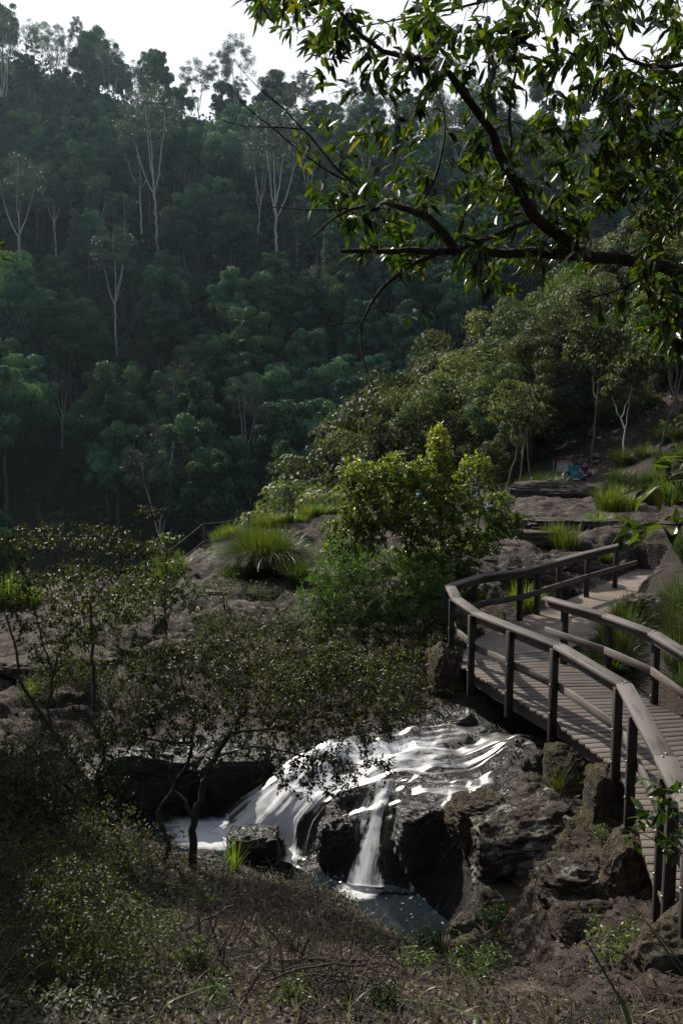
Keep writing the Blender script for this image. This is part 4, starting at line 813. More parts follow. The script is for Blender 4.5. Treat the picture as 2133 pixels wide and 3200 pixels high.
for k in range(20):
    x = 5.15+rs.uniform(0, 1.6); y = 11.3+rs.uniform(0, 3.6)
    if x < np.interp(y, [11, 12, 13.5, 15], [5.0, 4.75, 4.6, 4.5]): continue
    put('grass_clump', g_grn[k % 2], x, y, rs.uniform(.5, .8), 'drooping grass clump behind the right hand bridge rail', 'grass', 'grass behind the right rail', rs.uniform(0, 6))
for k in range(14):
    t = k/13.; put('grass_clump', g_grn[k % 2], 4.35+1.15*t+rs.uniform(0, .3), 14.5+1.9*t, rs.uniform(.6, .85), 'drooping grass clump along the right edge of the concrete path', 'grass', 'grass at the path edge', rs.uniform(0, 6))
for k in range(16):
    px, y = rs.uniform(1865, 2130), rs.uniform(38, 45); x = (px-1066.5)/F*y; put('grass_clump', g_grn[k % 2], x, y, rs.uniform(.8, 1.4), 'shaded green grass clump beside the track near the danger sign', 'grass', 'grass near the sign', rs.uniform(0, 6))
for k in range(8):
    px, y = rs.uniform(1610, 1740), rs.uniform(36, 41); x = (px-1066.5)/F*y; put('grass_clump', g_grn[k % 2], x, y, rs.uniform(.9, 1.3), 'dark grass clump in the hollow left of the sign', 'grass', 'grass in the hollow', rs.uniform(0, 6))
for k, (px, py, y, s, g, lb) in enumerate(((1745, 2430, 10.6, .95, 0, 'upright grass tuft on the mossy block by the bridge'), (730, 2710, 11.2, 1.3, 1, 'thin bright grass tuft at the water edge'), (1380, 2960, 9.0, .9, 0, 'thin grass tuft beside the pool'), (1330, 2950, 9.1, .8, 1, 'yellowing tuft at the pool edge'), (660, 1990, 18.6, .8, 0, 'tuft in the crack of the rock shelf'), (1560, 1920, 18.0, 1.3, 1, 'tuft beside the far corner posts'))):
    putp('grass_tuft', g_tuft[g], px, py, y, s, lb, 'grass', None, k)

# ------------------------------------------------------------------ shrubs and small trees
def ell(rs, n, lst, lo=.15):
    out = []; wsum = sum(a[3]*a[4] for a in lst)
    for px, py, y, rx, ry, ryd in lst:
        k = max(3, int(n*rx*ry/wsum)); c = D(px, py, y); out.append(ball(rs, k, c, (rx*y/F, ryd, ry*y/F), lo))
    return np.concatenate(out)
def pix(p): q = p-CAM; c = q[:, 1]*math.cos(TH)-q[:, 2]*math.sin(TH); u = q[:, 1]*math.sin(TH)+q[:, 2]*math.cos(TH); return 1066.5+F*q[:, 0]/c, 1600-F*u/c
def notch(p): a, b_ = pix(p); return p[~(((a > 1470) & (a < 1515) & (b_ > 1485) & (b_ < 1545)))]
def skp(pts, r0, r1): p = [D(*a) for a in pts]; return (np.array(p), np.linspace(r0, r1, len(p)))
def plant(name, label, cat, seed, skel, targets, leafm, L, Wd, per, bark='bark', group=None, kind='rhomb', droop=.15, spread=.9, rt=.0022, rmax=.012, bow=.14, hv=None, t0=.25, step=.12, origin=None, up=0., jit=.02, wob=.03, leafname='foliage'):
    rs = np.random.RandomState(seed); base = np.array(origin if origin is not None else skel[0][0][0]); e = empty(name, tuple(base), label, cat, group)
    polys, tw = grow(rs, skel, targets, rt, rmax, step, bow, wob, up); polys = [(p-base, r) for p, r in polys]; ns = len(skel)
    V1, Q1 = tubes(polys[:ns], 7); V2, Q2 = tubes(polys[ns:], 4); me = quads('branches', np.r_[V1, V2], np.r_[Q1, Q2+len(V1)], smooth=True); me.materials.append(M[bark]); me.materials.append(M['twig']); me.polygons.foreach_set('material_index', np.r_[np.zeros(len(Q1)), np.ones(len(Q2))].astype(np.int32)); link('branches', me, None, e)
    if leafm:
        p, d, nr = twig_leaves(rs, [q-base for q in tw], per, t0, spread, droop, jit); rd_ = rs.rand(len(p))
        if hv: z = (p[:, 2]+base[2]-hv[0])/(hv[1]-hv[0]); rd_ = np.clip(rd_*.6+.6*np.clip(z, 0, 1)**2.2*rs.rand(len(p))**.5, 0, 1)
        me = leaf_mesh(leafname, p, d, nr, L*rs.uniform(.65, 1.25, len(p)), Wd*rs.uniform(.75, 1.2, len(p)), kind, rs=rs, rnd=rd_); link(leafname, me, M[leafm], e)
    return e
rs = np.random.RandomState(5)
plant('crooked_tree', 'crooked twin trunk small tree with spreading fine leaved crown in front of the cascade', 'small tree', 1,
      [skp([(624, 2815, 10.7), (617, 2730, 10.7), (597, 2655, 10.7), (600, 2610, 10.7), (618, 2535, 10.8), (636, 2457, 10.9), (674, 2366, 11.0), (720, 2290, 11.1), (790, 2190, 11.2)], .068, .024),
       skp([(470, 2800, 10.6), (500, 2720, 10.6), (533, 2640, 10.6), (515, 2600, 10.6), (493, 2560, 10.65), (504, 2520, 10.7), (545, 2455, 10.8), (590, 2385, 10.9), (600, 2325, 10.9)], .042, .022),
       skp([(604, 2560, 10.75), (575, 2500, 10.9), (545, 2470, 11.0), (524, 2424, 11.1), (540, 2370, 11.2)], .03, .016),
       skp([(600, 2325, 10.9), (491, 2315, 10.8), (421, 2300, 10.7), (340, 2290, 10.6)], .02, .008), skp([(600, 2325, 10.9), (610, 2250, 11.2), (570, 2150, 11.4), (560, 2050, 11.5)], .02, .007),
       skp([(674, 2366, 11.0), (800, 2330, 10.8), (900, 2350, 10.7), (1020, 2380, 10.6), (1130, 2390, 10.5)], .016, .006), skp([(720, 2290, 11.1), (850, 2280, 11.0), (945, 2250, 10.9), (975, 2180, 10.8), (1040, 2090, 10.8)], .018, .006),
       skp([(945, 2250, 10.9), (1080, 2220, 10.9), (1200, 2230, 10.9), (1330, 2280, 10.9)], .012, .004)],
      ell(rs, 1400, [(560, 2120, 11.2, 260, 160, 1.0), (880, 2080, 11.0, 300, 190, 1.0), (1150, 2180, 10.9, 280, 150, .8), (760, 2280, 10.8, 420, 110, .9), (420, 2270, 10.6, 200, 120, .7), (1020, 2400, 10.6, 260, 110, .5)]), 'shrub', .058, .030, 12, t0=.1, step=.10)
plant('crooked_tree', 'thin stemmed small tree with leafy crown against the purple rocks on the left', 'small tree', 2,
      [skp([(330, 2560, 10.8), (260, 2420, 11.0), (161, 2279, 11.2), (110, 2200, 11.3), (62, 2132, 11.3), (53, 2027, 11.4), (14, 1915, 11.5)], .045, .010), skp([(161, 2279, 11.2), (150, 2220, 11.3), (168, 2104, 11.4), (196, 2000, 11.5), (252, 1940, 11.5), (310, 1880, 11.6)], .026, .008),
       skp([(168, 2104, 11.4), (130, 2000, 11.3), (110, 1900, 11.3), (80, 1800, 11.3)], .014, .006), skp([(252, 1940, 11.5), (330, 1900, 11.7), (420, 1850, 11.9)], .010, .004)],
      ell(rs, 520, [(120, 1860, 11.4, 190, 110, .8), (330, 1870, 11.6, 190, 120, .8), (230, 1990, 11.4, 200, 80, .8), (70, 1720, 11.4, 90, 60, .4)]), 'shrub', .060, .030, 10, t0=.15, step=.1)
plant('crooked_tree', 'bare stemmed dark shrub with forked leaning trunks inside the left thicket', 'small tree', 16,
      [skp([(420, 2760, 9.8), (380, 2640, 9.9), (330, 2540, 10.0), (300, 2440, 10.0), (330, 2340, 10.1), (280, 2240, 10.1)], .05, .014), skp([(330, 2540, 10.0), (230, 2480, 9.9), (150, 2400, 9.9), (90, 2330, 9.9)], .028, .008), skp([(190, 2800, 8.8), (210, 2680, 8.9), (160, 2560, 9.0), (180, 2450, 9.0), (120, 2330, 9.1)], .038, .010), skp([(300, 2440, 10.0), (400, 2380, 10.0), (470, 2370, 10.0)], .018, .006), skp([(160, 2560, 9.0), (60, 2500, 8.9), (-20, 2470, 8.9)], .018, .006)],
      ell(rs, 420, [(120, 2400, 9.5, 200, 110, .8), (320, 2330, 10.1, 170, 90, .7), (60, 2540, 9.0, 130, 80, .6), (330, 2480, 9.9, 150, 70, .6)]), 'shrub', .052, .028, 8, t0=.2, step=.1)
plant('dark_shrub', 'dark flat crowned shrub rising against the shaded gorge on the left', 'shrub', 3,
      [skp([(300, 2250, 13.6), (290, 2050, 13.6), (285, 1880, 13.6), (300, 1800, 13.6), (250, 1720, 13.7)], .04, .012), skp([(285, 1880, 13.6), (360, 1790, 13.8), (430, 1700, 13.9), (470, 1610, 13.9)], .022, .006), skp([(300, 1800, 13.6), (180, 1760, 13.5), (90, 1700, 13.5)], .015, .005)],
      ell(rs, 420, [(270, 1680, 13.6, 170, 60, .9), (100, 1680, 13.5, 100, 60, .6), (420, 1710, 13.8, 120, 45, .6), (470, 1600, 13.9, 50, 25, .3), (300, 1800, 13.5, 200, 60, .8)]), 'shrub', .062, .034, 9, t0=.2)
plant('green_shrub', 'lighter green shrub with upright tip beside the dark crowned shrub', 'shrub', 4,
      [skp([(520, 2010, 18.5), (515, 1880, 18.5), (520, 1740, 18.6), (525, 1680, 18.6)], .03, .01), skp([(515, 1880, 18.5), (420, 1800, 18.4), (350, 1760, 18.4)], .016, .006), skp([(515, 1880, 18.5), (600, 1850, 18.3)], .012, .005)],
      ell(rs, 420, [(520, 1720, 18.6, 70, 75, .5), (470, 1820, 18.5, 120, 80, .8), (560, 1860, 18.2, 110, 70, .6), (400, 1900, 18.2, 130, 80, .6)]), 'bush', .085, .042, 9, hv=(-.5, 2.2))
plant('tall_bush', 'tall leafy bush with bright yellow new shoots in front of the picnic', 'bush', 6,
      [skp([(1390, 2000, 18.2), (1385, 1850, 18.2), (1378, 1650, 18.3), (1372, 1480, 18.3), (1370, 1350, 18.3)], .04, .008), skp([(1330, 2000, 18.0), (1310, 1850, 18.0), (1270, 1700, 18.0), (1230, 1550, 18.0), (1200, 1440, 18.0)], .03, .008),
       skp([(1430, 2000, 18.4), (1450, 1850, 18.5), (1480, 1700, 18.5), (1510, 1560, 18.5), (1520, 1480, 18.5)], .03, .008), skp([(1300, 2000, 17.8), (1240, 1880, 17.8), (1150, 1760, 17.7), (1100, 1650, 17.7)], .025, .006)],
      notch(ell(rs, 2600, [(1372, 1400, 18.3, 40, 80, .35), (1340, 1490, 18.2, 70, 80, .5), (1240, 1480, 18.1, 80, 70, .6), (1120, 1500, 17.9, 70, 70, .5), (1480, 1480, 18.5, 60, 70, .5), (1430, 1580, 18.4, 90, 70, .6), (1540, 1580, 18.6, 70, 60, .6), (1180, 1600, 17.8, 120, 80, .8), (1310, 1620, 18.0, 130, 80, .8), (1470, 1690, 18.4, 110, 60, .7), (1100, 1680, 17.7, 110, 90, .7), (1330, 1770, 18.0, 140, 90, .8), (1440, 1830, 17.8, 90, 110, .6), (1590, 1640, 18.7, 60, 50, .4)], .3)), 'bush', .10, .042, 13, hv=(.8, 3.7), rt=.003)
plant('bamboo_bush', 'fine leaved bamboo like bush filling the hollow below the tall bush', 'bush', 7,
      [skp([(1250, 2060, 16.6), (1240, 1900, 16.6), (1200, 1750, 16.6)], .02, .006), skp([(1150, 2060, 16.6), (1120, 1900, 16.6), (1080, 1760, 16.7)], .02, .006), skp([(1320, 2060, 16.4), (1340, 1920, 16.4), (1330, 1800, 16.5)], .02, .006), skp([(1050, 2040, 16.6), (1020, 1900, 16.7), (1010, 1800, 16.8)], .018, .006)],
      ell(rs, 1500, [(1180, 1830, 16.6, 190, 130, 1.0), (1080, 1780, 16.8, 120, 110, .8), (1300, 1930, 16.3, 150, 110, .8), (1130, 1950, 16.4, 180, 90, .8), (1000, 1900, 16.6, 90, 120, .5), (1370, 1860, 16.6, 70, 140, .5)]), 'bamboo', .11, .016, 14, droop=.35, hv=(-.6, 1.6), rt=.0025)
plant('low_shrub', 'low glossy shrub spreading over the rocks behind the stream', 'shrub', 8,
      [skp([(1080, 2240, 14.2), (1060, 2150, 14.2), (1000, 2080, 14.2)], .02, .006), skp([(1080, 2240, 14.2), (1160, 2150, 14.3), (1240, 2090, 14.4)], .02, .006), skp([(1080, 2240, 14.2), (1200, 2220, 14.2), (1330, 2210, 14.3)], .016, .005)],
      ell(rs, 520, [(1020, 2080, 14.3, 170, 80, .7), (1220, 2090, 14.4, 140, 80, .6), (1290, 2200, 14.2, 130, 70, .5), (900, 2120, 14.3, 130, 80, .6)]), 'shrub', .065, .034, 10)
plant('dead_brush', 'thin dry brush of bare brown twigs between the bridge abutment and the shrubs', 'brush', 9, [skp([(1250, 2290, 13.8), (1260, 2200, 13.9), (1300, 2120, 14.0)], .012, .004)], ell(rs, 130, [(1230, 2180, 14.0, 170, 90, .4)]), None, 0, 0, 0, bow=.3)
# thicket shrubs on the near bank, copied from a few grown ones
def shrub_proto(seed, h, w, nt, per, L, leafm, up=0.):
    rs = np.random.RandomState(seed); sk = []
    for k in range(4): a = rs.uniform(0, 6.28); t = np.linspace(0, 1, 6)[:, None]; sk.append((np.c_[math.cos(a)*w*.5*t**1.3, math.sin(a)*w*.5*t**1.3, -.1+h*.8*t]+rs.normal(0, .03, (6, 3))*t, np.linspace(.012, .004, 6)*h))
    tg = ball(rs, nt, (0, 0, h*.6), (w*.6, w*.6, h*.45), .2); polys, tw = grow(rs, sk, tg, .0022, .008, .1, .16, .03, up); V, Q = tubes(polys, 4); sm = quads('stem', V, Q, smooth=True); sm.materials.append(M['twig'])
    if per == 0: return sm, None
    p, d, nr = twig_leaves(rs, tw, per, .15, .9, .1, .02); lm = leaf_mesh('foliage', p, d, nr, L*rs.uniform(.6, 1.2, len(p)), L*.5, rs=rs); lm.materials.append(M[leafm]); return sm, lm
sh = [shrub_proto(30+i, [.9, 1.2, .7, 1.0][i], [1.1, 1.0, 1.2, .9][i], [210, 230, 190, 210][i], 4, [.046, .05, .042, .046][i], 'shrub') for i in range(4)]
dry = [shrub_proto(40+i, .8, 1.0, 110, 0, 0, None) for i in range(2)]
herb = [shrub_proto(45+i, .34, .42, 46, 7, [.05, .065][i], 'bamboo') for i in range(2)]
def shrub(pr, x, y, s, lb, gp, rz, nm='thicket_shrub', cat='shrub', z=None):
    e = empty(nm, (x, y, Hz(x, y) if z is None else z), lb, cat, gp, rz); e.scale = (s, s, s); link('stem', pr[0], None, e)
    if pr[1]: link('foliage', pr[1], None, e)
rs = np.random.RandomState(8)
for k in range(40):
    px = rs.uniform(-120, 520)*(1 if k % 3 else .7); py = rs.uniform(2480, 3120); y = np.interp(py, [2450, 2600, 2700, 2900, 3200], [11.5, 9.6, 9.4, 6.9, 4.9]); x = (px-1066.5)/F*y*1.02
    low = py > 2800; shrub(sh[k % 4], x, y, rs.uniform(.45, .75) if low else rs.uniform(.65, 1.15), 'small leaved shrub in the dim undergrowth at the bottom left' if low else 'twiggy glossy leaved shrub in the dense thicket on the left bank', 'shrubs at the bottom left' if low else 'thicket shrubs on the left bank', rs.uniform(0, 6))
for k in range(48):
    px, py = rs.uniform(200, 1300), rs.uniform(2780, 3180); y = np.interp(py, [2700, 2900, 3000, 3200], [10.6, 7.6, 6.9, 5.2]); x = (px-1066.5)/F*y
    shrub(dry[k % 2] if k % 3 else herb[k % 2], x, y, rs.uniform(.45, 1.0) if k % 3 else rs.uniform(.4, .7), 'thin bare twiggy seedling on the leaf litter slope' if k % 3 else 'small green seedling on the leaf litter slope', 'bare seedlings on the litter' if k % 3 else 'green seedlings on the litter', rs.uniform(0, 6), 'seedling', 'seedling')
for px, py, y, s, lb in ((1920, 3100, 6.9, 1.2, 'fresh light green leafy herb in front of the large brown boulder'), (1560, 3030, 8.2, 1.0, 'dark green ground herb on the slope below the pool'), (1480, 3060, 7.8, 1.1, 'round leaved herb on the litter left of the flat rock'), (1880, 2600, 9.6, .5, 'tiny bright seedling on the lichen boulder'), (1300, 3060, 7.6, .8, 'pale green sprout on the litter slope'), (1330, 2950, 9.2, .7, 'yellow green herb at the pool edge'), (1540, 2930, 9.2, .9, 'dark leafy herb against the cracked rock block')):
    p = D(px, py, y); shrub(herb[int(px) % 2], p[0], p[1], s, lb, None, px, 'herb', 'herb', max(Hz(p[0], p[1]), p[2]-.1))
for k in range(40):
    px, py, y = ((520+rs.uniform(-420, 480), 2060, 17.6+rs.uniform(-1.6, 1.8)) if k < 30 else (1150+rs.uniform(-180, 260), 2010, 15.8)); p = D(px, py, y+rs.uniform(-1, 1)); shrub(sh[k % 4], p[0], p[1], rs.uniform(.6, 1.0), 'low shrub on the rock shelf behind the left small trees' if k < 30 else 'low shrub at the foot of the bamboo like bush', 'shrubs on the rock shelf' if k < 30 else 'shrubs at the bush foot', rs.uniform(0, 6), 'low_shrub')

# ------------------------------------------------------------------ overhanging tree
LIMB = [(3330, 1240, 6.3), (2700, 1010, 6.25), (2300, 900, 6.15), (2133, 845, 6.1), (2000, 815, 6.05), (1850, 800, 6.0), (1700, 790, 5.95), (1560, 792, 5.9), (1400, 785, 5.9), (1250, 790, 5.85), (1160, 785, 5.8), (1065, 785, 5.8)]
def skr(pts, rad): return (np.array([D(*a) for a in pts]), np.array(rad) if not isinstance(rad, tuple) else np.linspace(rad[0], rad[1], len(pts)))
tb = D(3330, 1240, 6.3); gz = Hz(tb[0]+.25, 6.4)
sk = [(np.array([(tb[0]+.3, 6.45, gz-.3), (tb[0]+.25, 6.4, gz+1), (tb[0]+.1, 6.35, gz+2.3), tb, tb+[-.1, .1, 1.6], tb+[-.5, .2, 3.2], tb+[-1.1, .1, 4.4]]), np.array([.17, .145, .13, .115, .09, .06, .03])), skr(LIMB, [.11, .10, .084, .073, .066, .058, .050, .043, .038, .030, .022, .013]),
 skr([(1817, 785, 6.0), (1747, 732, 5.9), (1658, 683, 5.85), (1632, 617, 5.8), (1588, 538, 5.75), (1561, 467, 5.7), (1508, 388, 5.6), (1456, 282, 5.5), (1403, 194, 5.4), (1314, 190, 5.4), (1173, 163, 5.3), (1103, 79, 5.3), (1015, -10, 5.2)], (.044, .007)),
 skr([(1658, 690, 5.85), (1601, 705, 5.7), (1526, 750, 5.7), (1440, 776, 5.75)], (.016, .012)), skr([(1420, 780, 5.9), (1376, 705, 5.9), (1323, 670, 5.95), (1244, 635, 6.0), (1129, 635, 6.0), (1085, 650, 6.0), (1030, 690, 6.0)], (.034, .007)),
 skr([(1190, 632, 6.0), (1085, 564, 6.1), (1015, 485, 6.2), (953, 406, 6.3), (882, 335, 6.4), (803, 265, 6.5)], (.013, .003)), skr([(1300, 660, 5.95), (1359, 573, 6.1), (1385, 459, 6.2), (1394, 370, 6.3), (1370, 280, 6.3)], (.013, .004)),
 skr([(1359, 797, 5.9), (1279, 829, 5.85), (1191, 891, 5.8), (1165, 944, 5.8), (1116, 1005, 5.75), (1125, 1100, 5.75), (1150, 1180, 5.75), (1195, 1270, 5.8)], (.017, .002)), skr([(1116, 1005, 5.75), (1070, 1010, 5.7), (1023, 1016, 5.7)], (.006, .003)), skr([(1165, 944, 5.8), (1220, 980, 5.9), (1230, 1090, 5.9)], (.004, .0015)),
 skr([(1588, 538, 5.75), (1600, 420, 5.9), (1580, 300, 6.0), (1630, 200, 6.0), (1600, 90, 6.0), (1620, -20, 6.0)], (.014, .005)), skr([(1990, 813, 6.05), (2040, 720, 6.2), (2090, 640, 6.4), (2180, 560, 6.5)], (.014, .006)), skr([(2060, 830, 6.1), (1990, 880, 5.9), (1900, 920, 5.8), (1800, 940, 5.7)], (.012, .004)),
 skr([(1080, 564, 6.1), (990, 520, 6.1), (898, 437, 6.2), (760, 330, 6.3), (690, 230, 6.4)], (.008, .0025)), skr([(953, 406, 6.3), (860, 395, 6.4), (750, 400, 6.5), (680, 370, 6.5)], (.007, .0025)), skr([(1085, 650, 6.0), (1010, 660, 6.0), (880, 650, 6.0), (770, 640, 6.0)], (.007, .0025)), skr([(1030, 690, 6.0), (1000, 720, 6.0), (930, 775, 6.0), (840, 815, 6.0)], (.007, .0025)), skr([(882, 335, 6.4), (828, 300, 6.5), (743, 205, 6.5)], (.006, .002))]
U = tb+np.array([-.5, .2, 3.2])
sk += [(np.array([U, D(2350, 180, 5.6), D(2133, 205, 5.5), D(1967, 212, 5.4), D(1923, 155, 5.4), D(1879, 60, 5.4), D(1850, -40, 5.4)]), np.linspace(.04, .006, 7)), (np.array([U, D(2400, 420, 6.3), D(2200, 460, 6.6), D(2000, 470, 6.8), D(1850, 520, 6.9)]), np.linspace(.04, .006, 5)), (np.array([tb+[-.1, .1, 1.6], D(2500, 700, 7.0), D(2250, 640, 7.2), D(2080, 720, 7.3), D(1950, 800, 7.3)]), np.linspace(.04, .006, 5)), (np.array([U, D(2300, -150, 6.4), D(2000, -60, 6.6), D(1700, -30, 6.6), D(1350, 40, 6.6), D(1100, 90, 6.6)]), np.linspace(.035, .004, 6))]
rs = np.random.RandomState(12)
def inpx(n, poly, ylo, yhi):
    out = []; pl = np.array(poly, float); lo, hi = pl.min(0), pl.max(0)
    while len(out) < n:
        q = rs.uniform(lo, hi, (200, 2)); q = q[inpoly(q, poly)]; nzv = fbm(np.c_[q/150., q[:, :1]*0], 2, 9); q = q[nzv > rs.uniform(-.55, .25, len(q))]
        out += [D(a, b, rs.uniform(ylo, yhi)) for a, b in q]
    return np.array(out[:n])
tg = np.concatenate([inpx(225, [(770, -60), (2200, -60), (2200, 330), (1900, 330), (1300, 340), (1000, 280), (850, 170), (780, 90)], 5.0, 6.7), inpx(340, [(900, 330), (1300, 330), (2200, 300), (2200, 1120), (1950, 1010), (1700, 940), (1350, 960), (1240, 880), (1060, 760), (930, 560)], 5.4, 7.4), inpx(230, [(1850, -40), (2250, -40), (2250, 1180), (2050, 1080), (1900, 800)], 5.6, 7.6), inpx(190, [(2200, -120), (3100, -200), (3150, 900), (2700, 1150), (2200, 1120)], 5.2, 7.4)])
plant('overhanging_tree', 'overhanging tree limb with long glossy leaves reaching in from the right', 'tree', 15, sk, tg, 'overhang', .115, .035, 9, kind='lance', droop=.8, spread=.6, rt=.003, rmax=.012, t0=.2, step=.16, up=.12, bow=.16)
# near sprigs from shrubs standing just right of the frame
def sprig(seed, label, stem, targets, L, Wd, lm='overhang'):
    plant('leafy_sapling', label, 'sapling', seed, stem, np.array(targets), lm, L, Wd, 7, kind='lance', droop=.5, spread=.75, t0=.45, rt=.002, rmax=.006, bow=.1, step=.1)
q0 = D(2330, 1500, 3.4)
sprig(51, 'dark leafy twig reaching in at the right edge above the bridge', [(np.array([(q0[0]+.25, 3.4, Hz(q0[0]+.25, 3.4)-.1), (q0[0]+.2, 3.4, 2.9), q0+[.1, 0, .0], D(2200, 1480, 3.3), D(2080, 1500, 3.3)]), np.array([.014, .012, .009, .006, .003])), (np.array([q0+[.15, 0, -.1], D(2240, 1650, 3.3), D(2120, 1635, 3.3), D(2000, 1640, 3.3)]), np.array([.008, .006, .004, .002]))],
      [D(a, b, 3.3) for a, b in ((2060, 1430), (2110, 1480), (2040, 1530), (2120, 1560), (1990, 1640), (2050, 1650), (2110, 1630), (2090, 1420), (1975, 1645))], .105, .030)
q0 = D(2300, 2760, 4.6)
sprig(52, 'leafy twig with pale upper leaves in front of the lower bridge posts', [(np.array([(q0[0]+.05, 4.6, q0[2]-1.4), (q0[0]+.03, 4.6, q0[2]-.6), q0, D(2200, 2620, 4.5), D(2120, 2570, 4.5), D(2060, 2520, 4.5)]), np.linspace(.012, .003, 6)), (np.array([q0, D(2190, 2700, 4.4), D(2080, 2640, 4.4), D(1990, 2600, 4.4)]), np.linspace(.007, .002, 4))],
      [D(a, b, 4.45) for a, b in ((2050, 2450), (2110, 2480), (2060, 2530), (2000, 2560), (1970, 2610), (2050, 2620), (2110, 2600), (2120, 2540), (2090, 2660), (2030, 2590))], .10, .034)
plant('leaf_spray', 'yellowish leaf spray entering at the left edge', 'shrub', 53, [(np.array([D(-260, 1200, 9), D(-160, 1000, 9), D(-60, 840, 9), D(-20, 810, 9)]), np.linspace(.03, .004, 4))], np.array([D(a, b, 9) for a, b in ((0, 800), (-15, 830), (5, 770), (-30, 780))]), 'overhang', .13, .03, 6, kind='lance', droop=.6)

# ------------------------------------------------------------------ forest floor
rs = np.random.RandomState(31)
def scatter(n, fn, rk_max=.45, ylo=4.4, yhi=11.6):
    px = rs.uniform(-150, 2300, n*2); y = rs.uniform(ylo, yhi, n*2)**1.0; x = (px-1066.5)/F*y; q = np.c_[x, y]; z, r = H(q, True); k = (r < rk_max) & (z > -2.15) & ~deckmask(q); return q[k][:n], z[k][:n]
q, z = scatter(15000, None); q2, z2 = scatter(5200, None, 1.1, 6.0, 17.0); q, z = np.r_[q, q2], np.r_[z, z2]
N = len(q); d = unit(np.c_[rs.normal(size=(N, 2)), rs.normal(0, .25, N)]); nr = unit(np.c_[rs.normal(0, .35, (N, 2)), np.ones(N)])
tag(link('leaf_litter', leaf_mesh('leaf_litter', np.c_[q, z+rs.uniform(.004, .03, N)], d, nr, rs.uniform(.03, .085, N), rs.uniform(.015, .036, N), fold=.3, curl=-.15, rs=rs), M['litter']), 'brown fallen leaves carpeting the near slope', 'leaf litter', kind='stuff')
q, z = scatter(15000, None); w = fbm(np.c_[q*.8, q[:, :1]*0], 3, 15)+np.clip((-.6-q[:, 0])*.35, -.5, .5); k = w > .05; q, z = q[k], z[k]; N = len(q); d = unit(np.c_[rs.normal(size=(N, 2)), rs.uniform(-.1, .6, N)]); nr = unit(np.c_[rs.normal(0, .5, (N, 2)), np.ones(N)])
tag(link('ground_cover', leaf_mesh('ground_cover', np.c_[q, z+rs.uniform(.02, .22, N)], d, nr, rs.uniform(.03, .06, N), .024, rs=rs), M['shrub']), 'small green ground herbs among the leaf litter', 'ground cover', kind='stuff')
q, z = scatter(1500, None); N = len(q); P_ = []
for (x, y), zz in zip(q, z):
    a = rs.uniform(0, 6.28); l = rs.uniform(.1, .5); t = np.linspace(-.5, .5, 4); p = np.c_[x+math.cos(a)*l*t, y+math.sin(a)*l*t, np.full(4, zz)]; p[:, 2] += rs.uniform(.005, .08)+rs.normal(0, .02, 4)+t*rs.uniform(-.15, .15)*l; P_.append((p, rs.uniform(.0015, .005)))
tag(tube_obj('twig_litter', P_, M['stick'], None, 4), 'short dead twigs scattered through the leaf litter', 'twigs', kind='stuff')
V_ = []; q, z = scatter(520, None); nb = len(q)
me = blades('sparse_grass', 77, nb, .34, 1.0, .008, 'dark_grass', .001, .6); co = np.empty(len(me.vertices)*3, np.float32); me.vertices.foreach_get('co', co); co = co.reshape(nb, -1, 3)+np.c_[q, z][:, None]; me.vertices.foreach_set('co', co.ravel().astype(np.float32)); me.update()
tag(link('sparse_grass', me), 'single thin grass blades over the near slope', 'grass', kind='stuff')
def ground_stick(pts, r0, r1, lb, name='fallen_branch'):
    p = [D(*a) for a in pts]; p = np.array([(a[0], a[1], max(a[2], Hz(a[0], a[1])+r0)) for a in p]); p, _ = smoothpath(p, 14); p[1:-1] += rng.normal(0, r0*.35, (12, 3)); tag(tube_obj(name, [(p, np.linspace(r0, r1, 14))], M['stick'], None, 7), lb, 'branch')
ground_stick([(575, 2906, 7.3), (640, 2875, 7.6), (730, 2829, 8.0)], .018, .010, 'grey fallen stick lying across the slope below the twin trunks')
ground_stick([(170, 3200, 4.7), (200, 3090, 5.2), (245, 2985, 5.7)], .022, .014, 'weathered grey branch pointing up at the bottom left')
ground_stick([(860, 3000, 6.8), (960, 3002, 6.9), (1110, 3003, 7.0)], .020, .014, 'long brown fallen branch lying level at the bottom centre')
ground_stick([(380, 2520, 10.8), (500, 2575, 10.5), (350, 2500, 10.9)], .02, .012, 'dark leaning dead stick in the thicket') if False else None
ground_stick([(120, 2600, 9.3), (190, 2650, 9.2), (265, 2685, 9.2)], .026, .018, 'dark bent fallen branch inside the left thicket')
ground_stick([(700, 2800, 9.2), (850, 2800, 9.4), (980, 2830, 9.2)], .010, .006, 'thin curved fallen twig along the bank edge')
P_ = []
for k in range(46):
    c = D(rs.uniform(930, 1150), rs.uniform(3040, 3130), rs.uniform(5.6, 6.4)); a = rs.uniform(0, 6.28); l = rs.uniform(.25, .75); t = np.linspace(-1, 1, 8); p = np.c_[c[0]+math.cos(a)*l*.6*t, c[1]+math.sin(a)*l*.4*t, c[2]+.10-.16*t**2*rs.rand()+rs.normal(0, .012, 8)]; P_.append((p, rs.uniform(.0025, .007)))
tag(tube_obj('twig_pile', P_, M['twig'], None, 5), 'tangled heap of curved bare twigs at the bottom centre', 'twig pile')
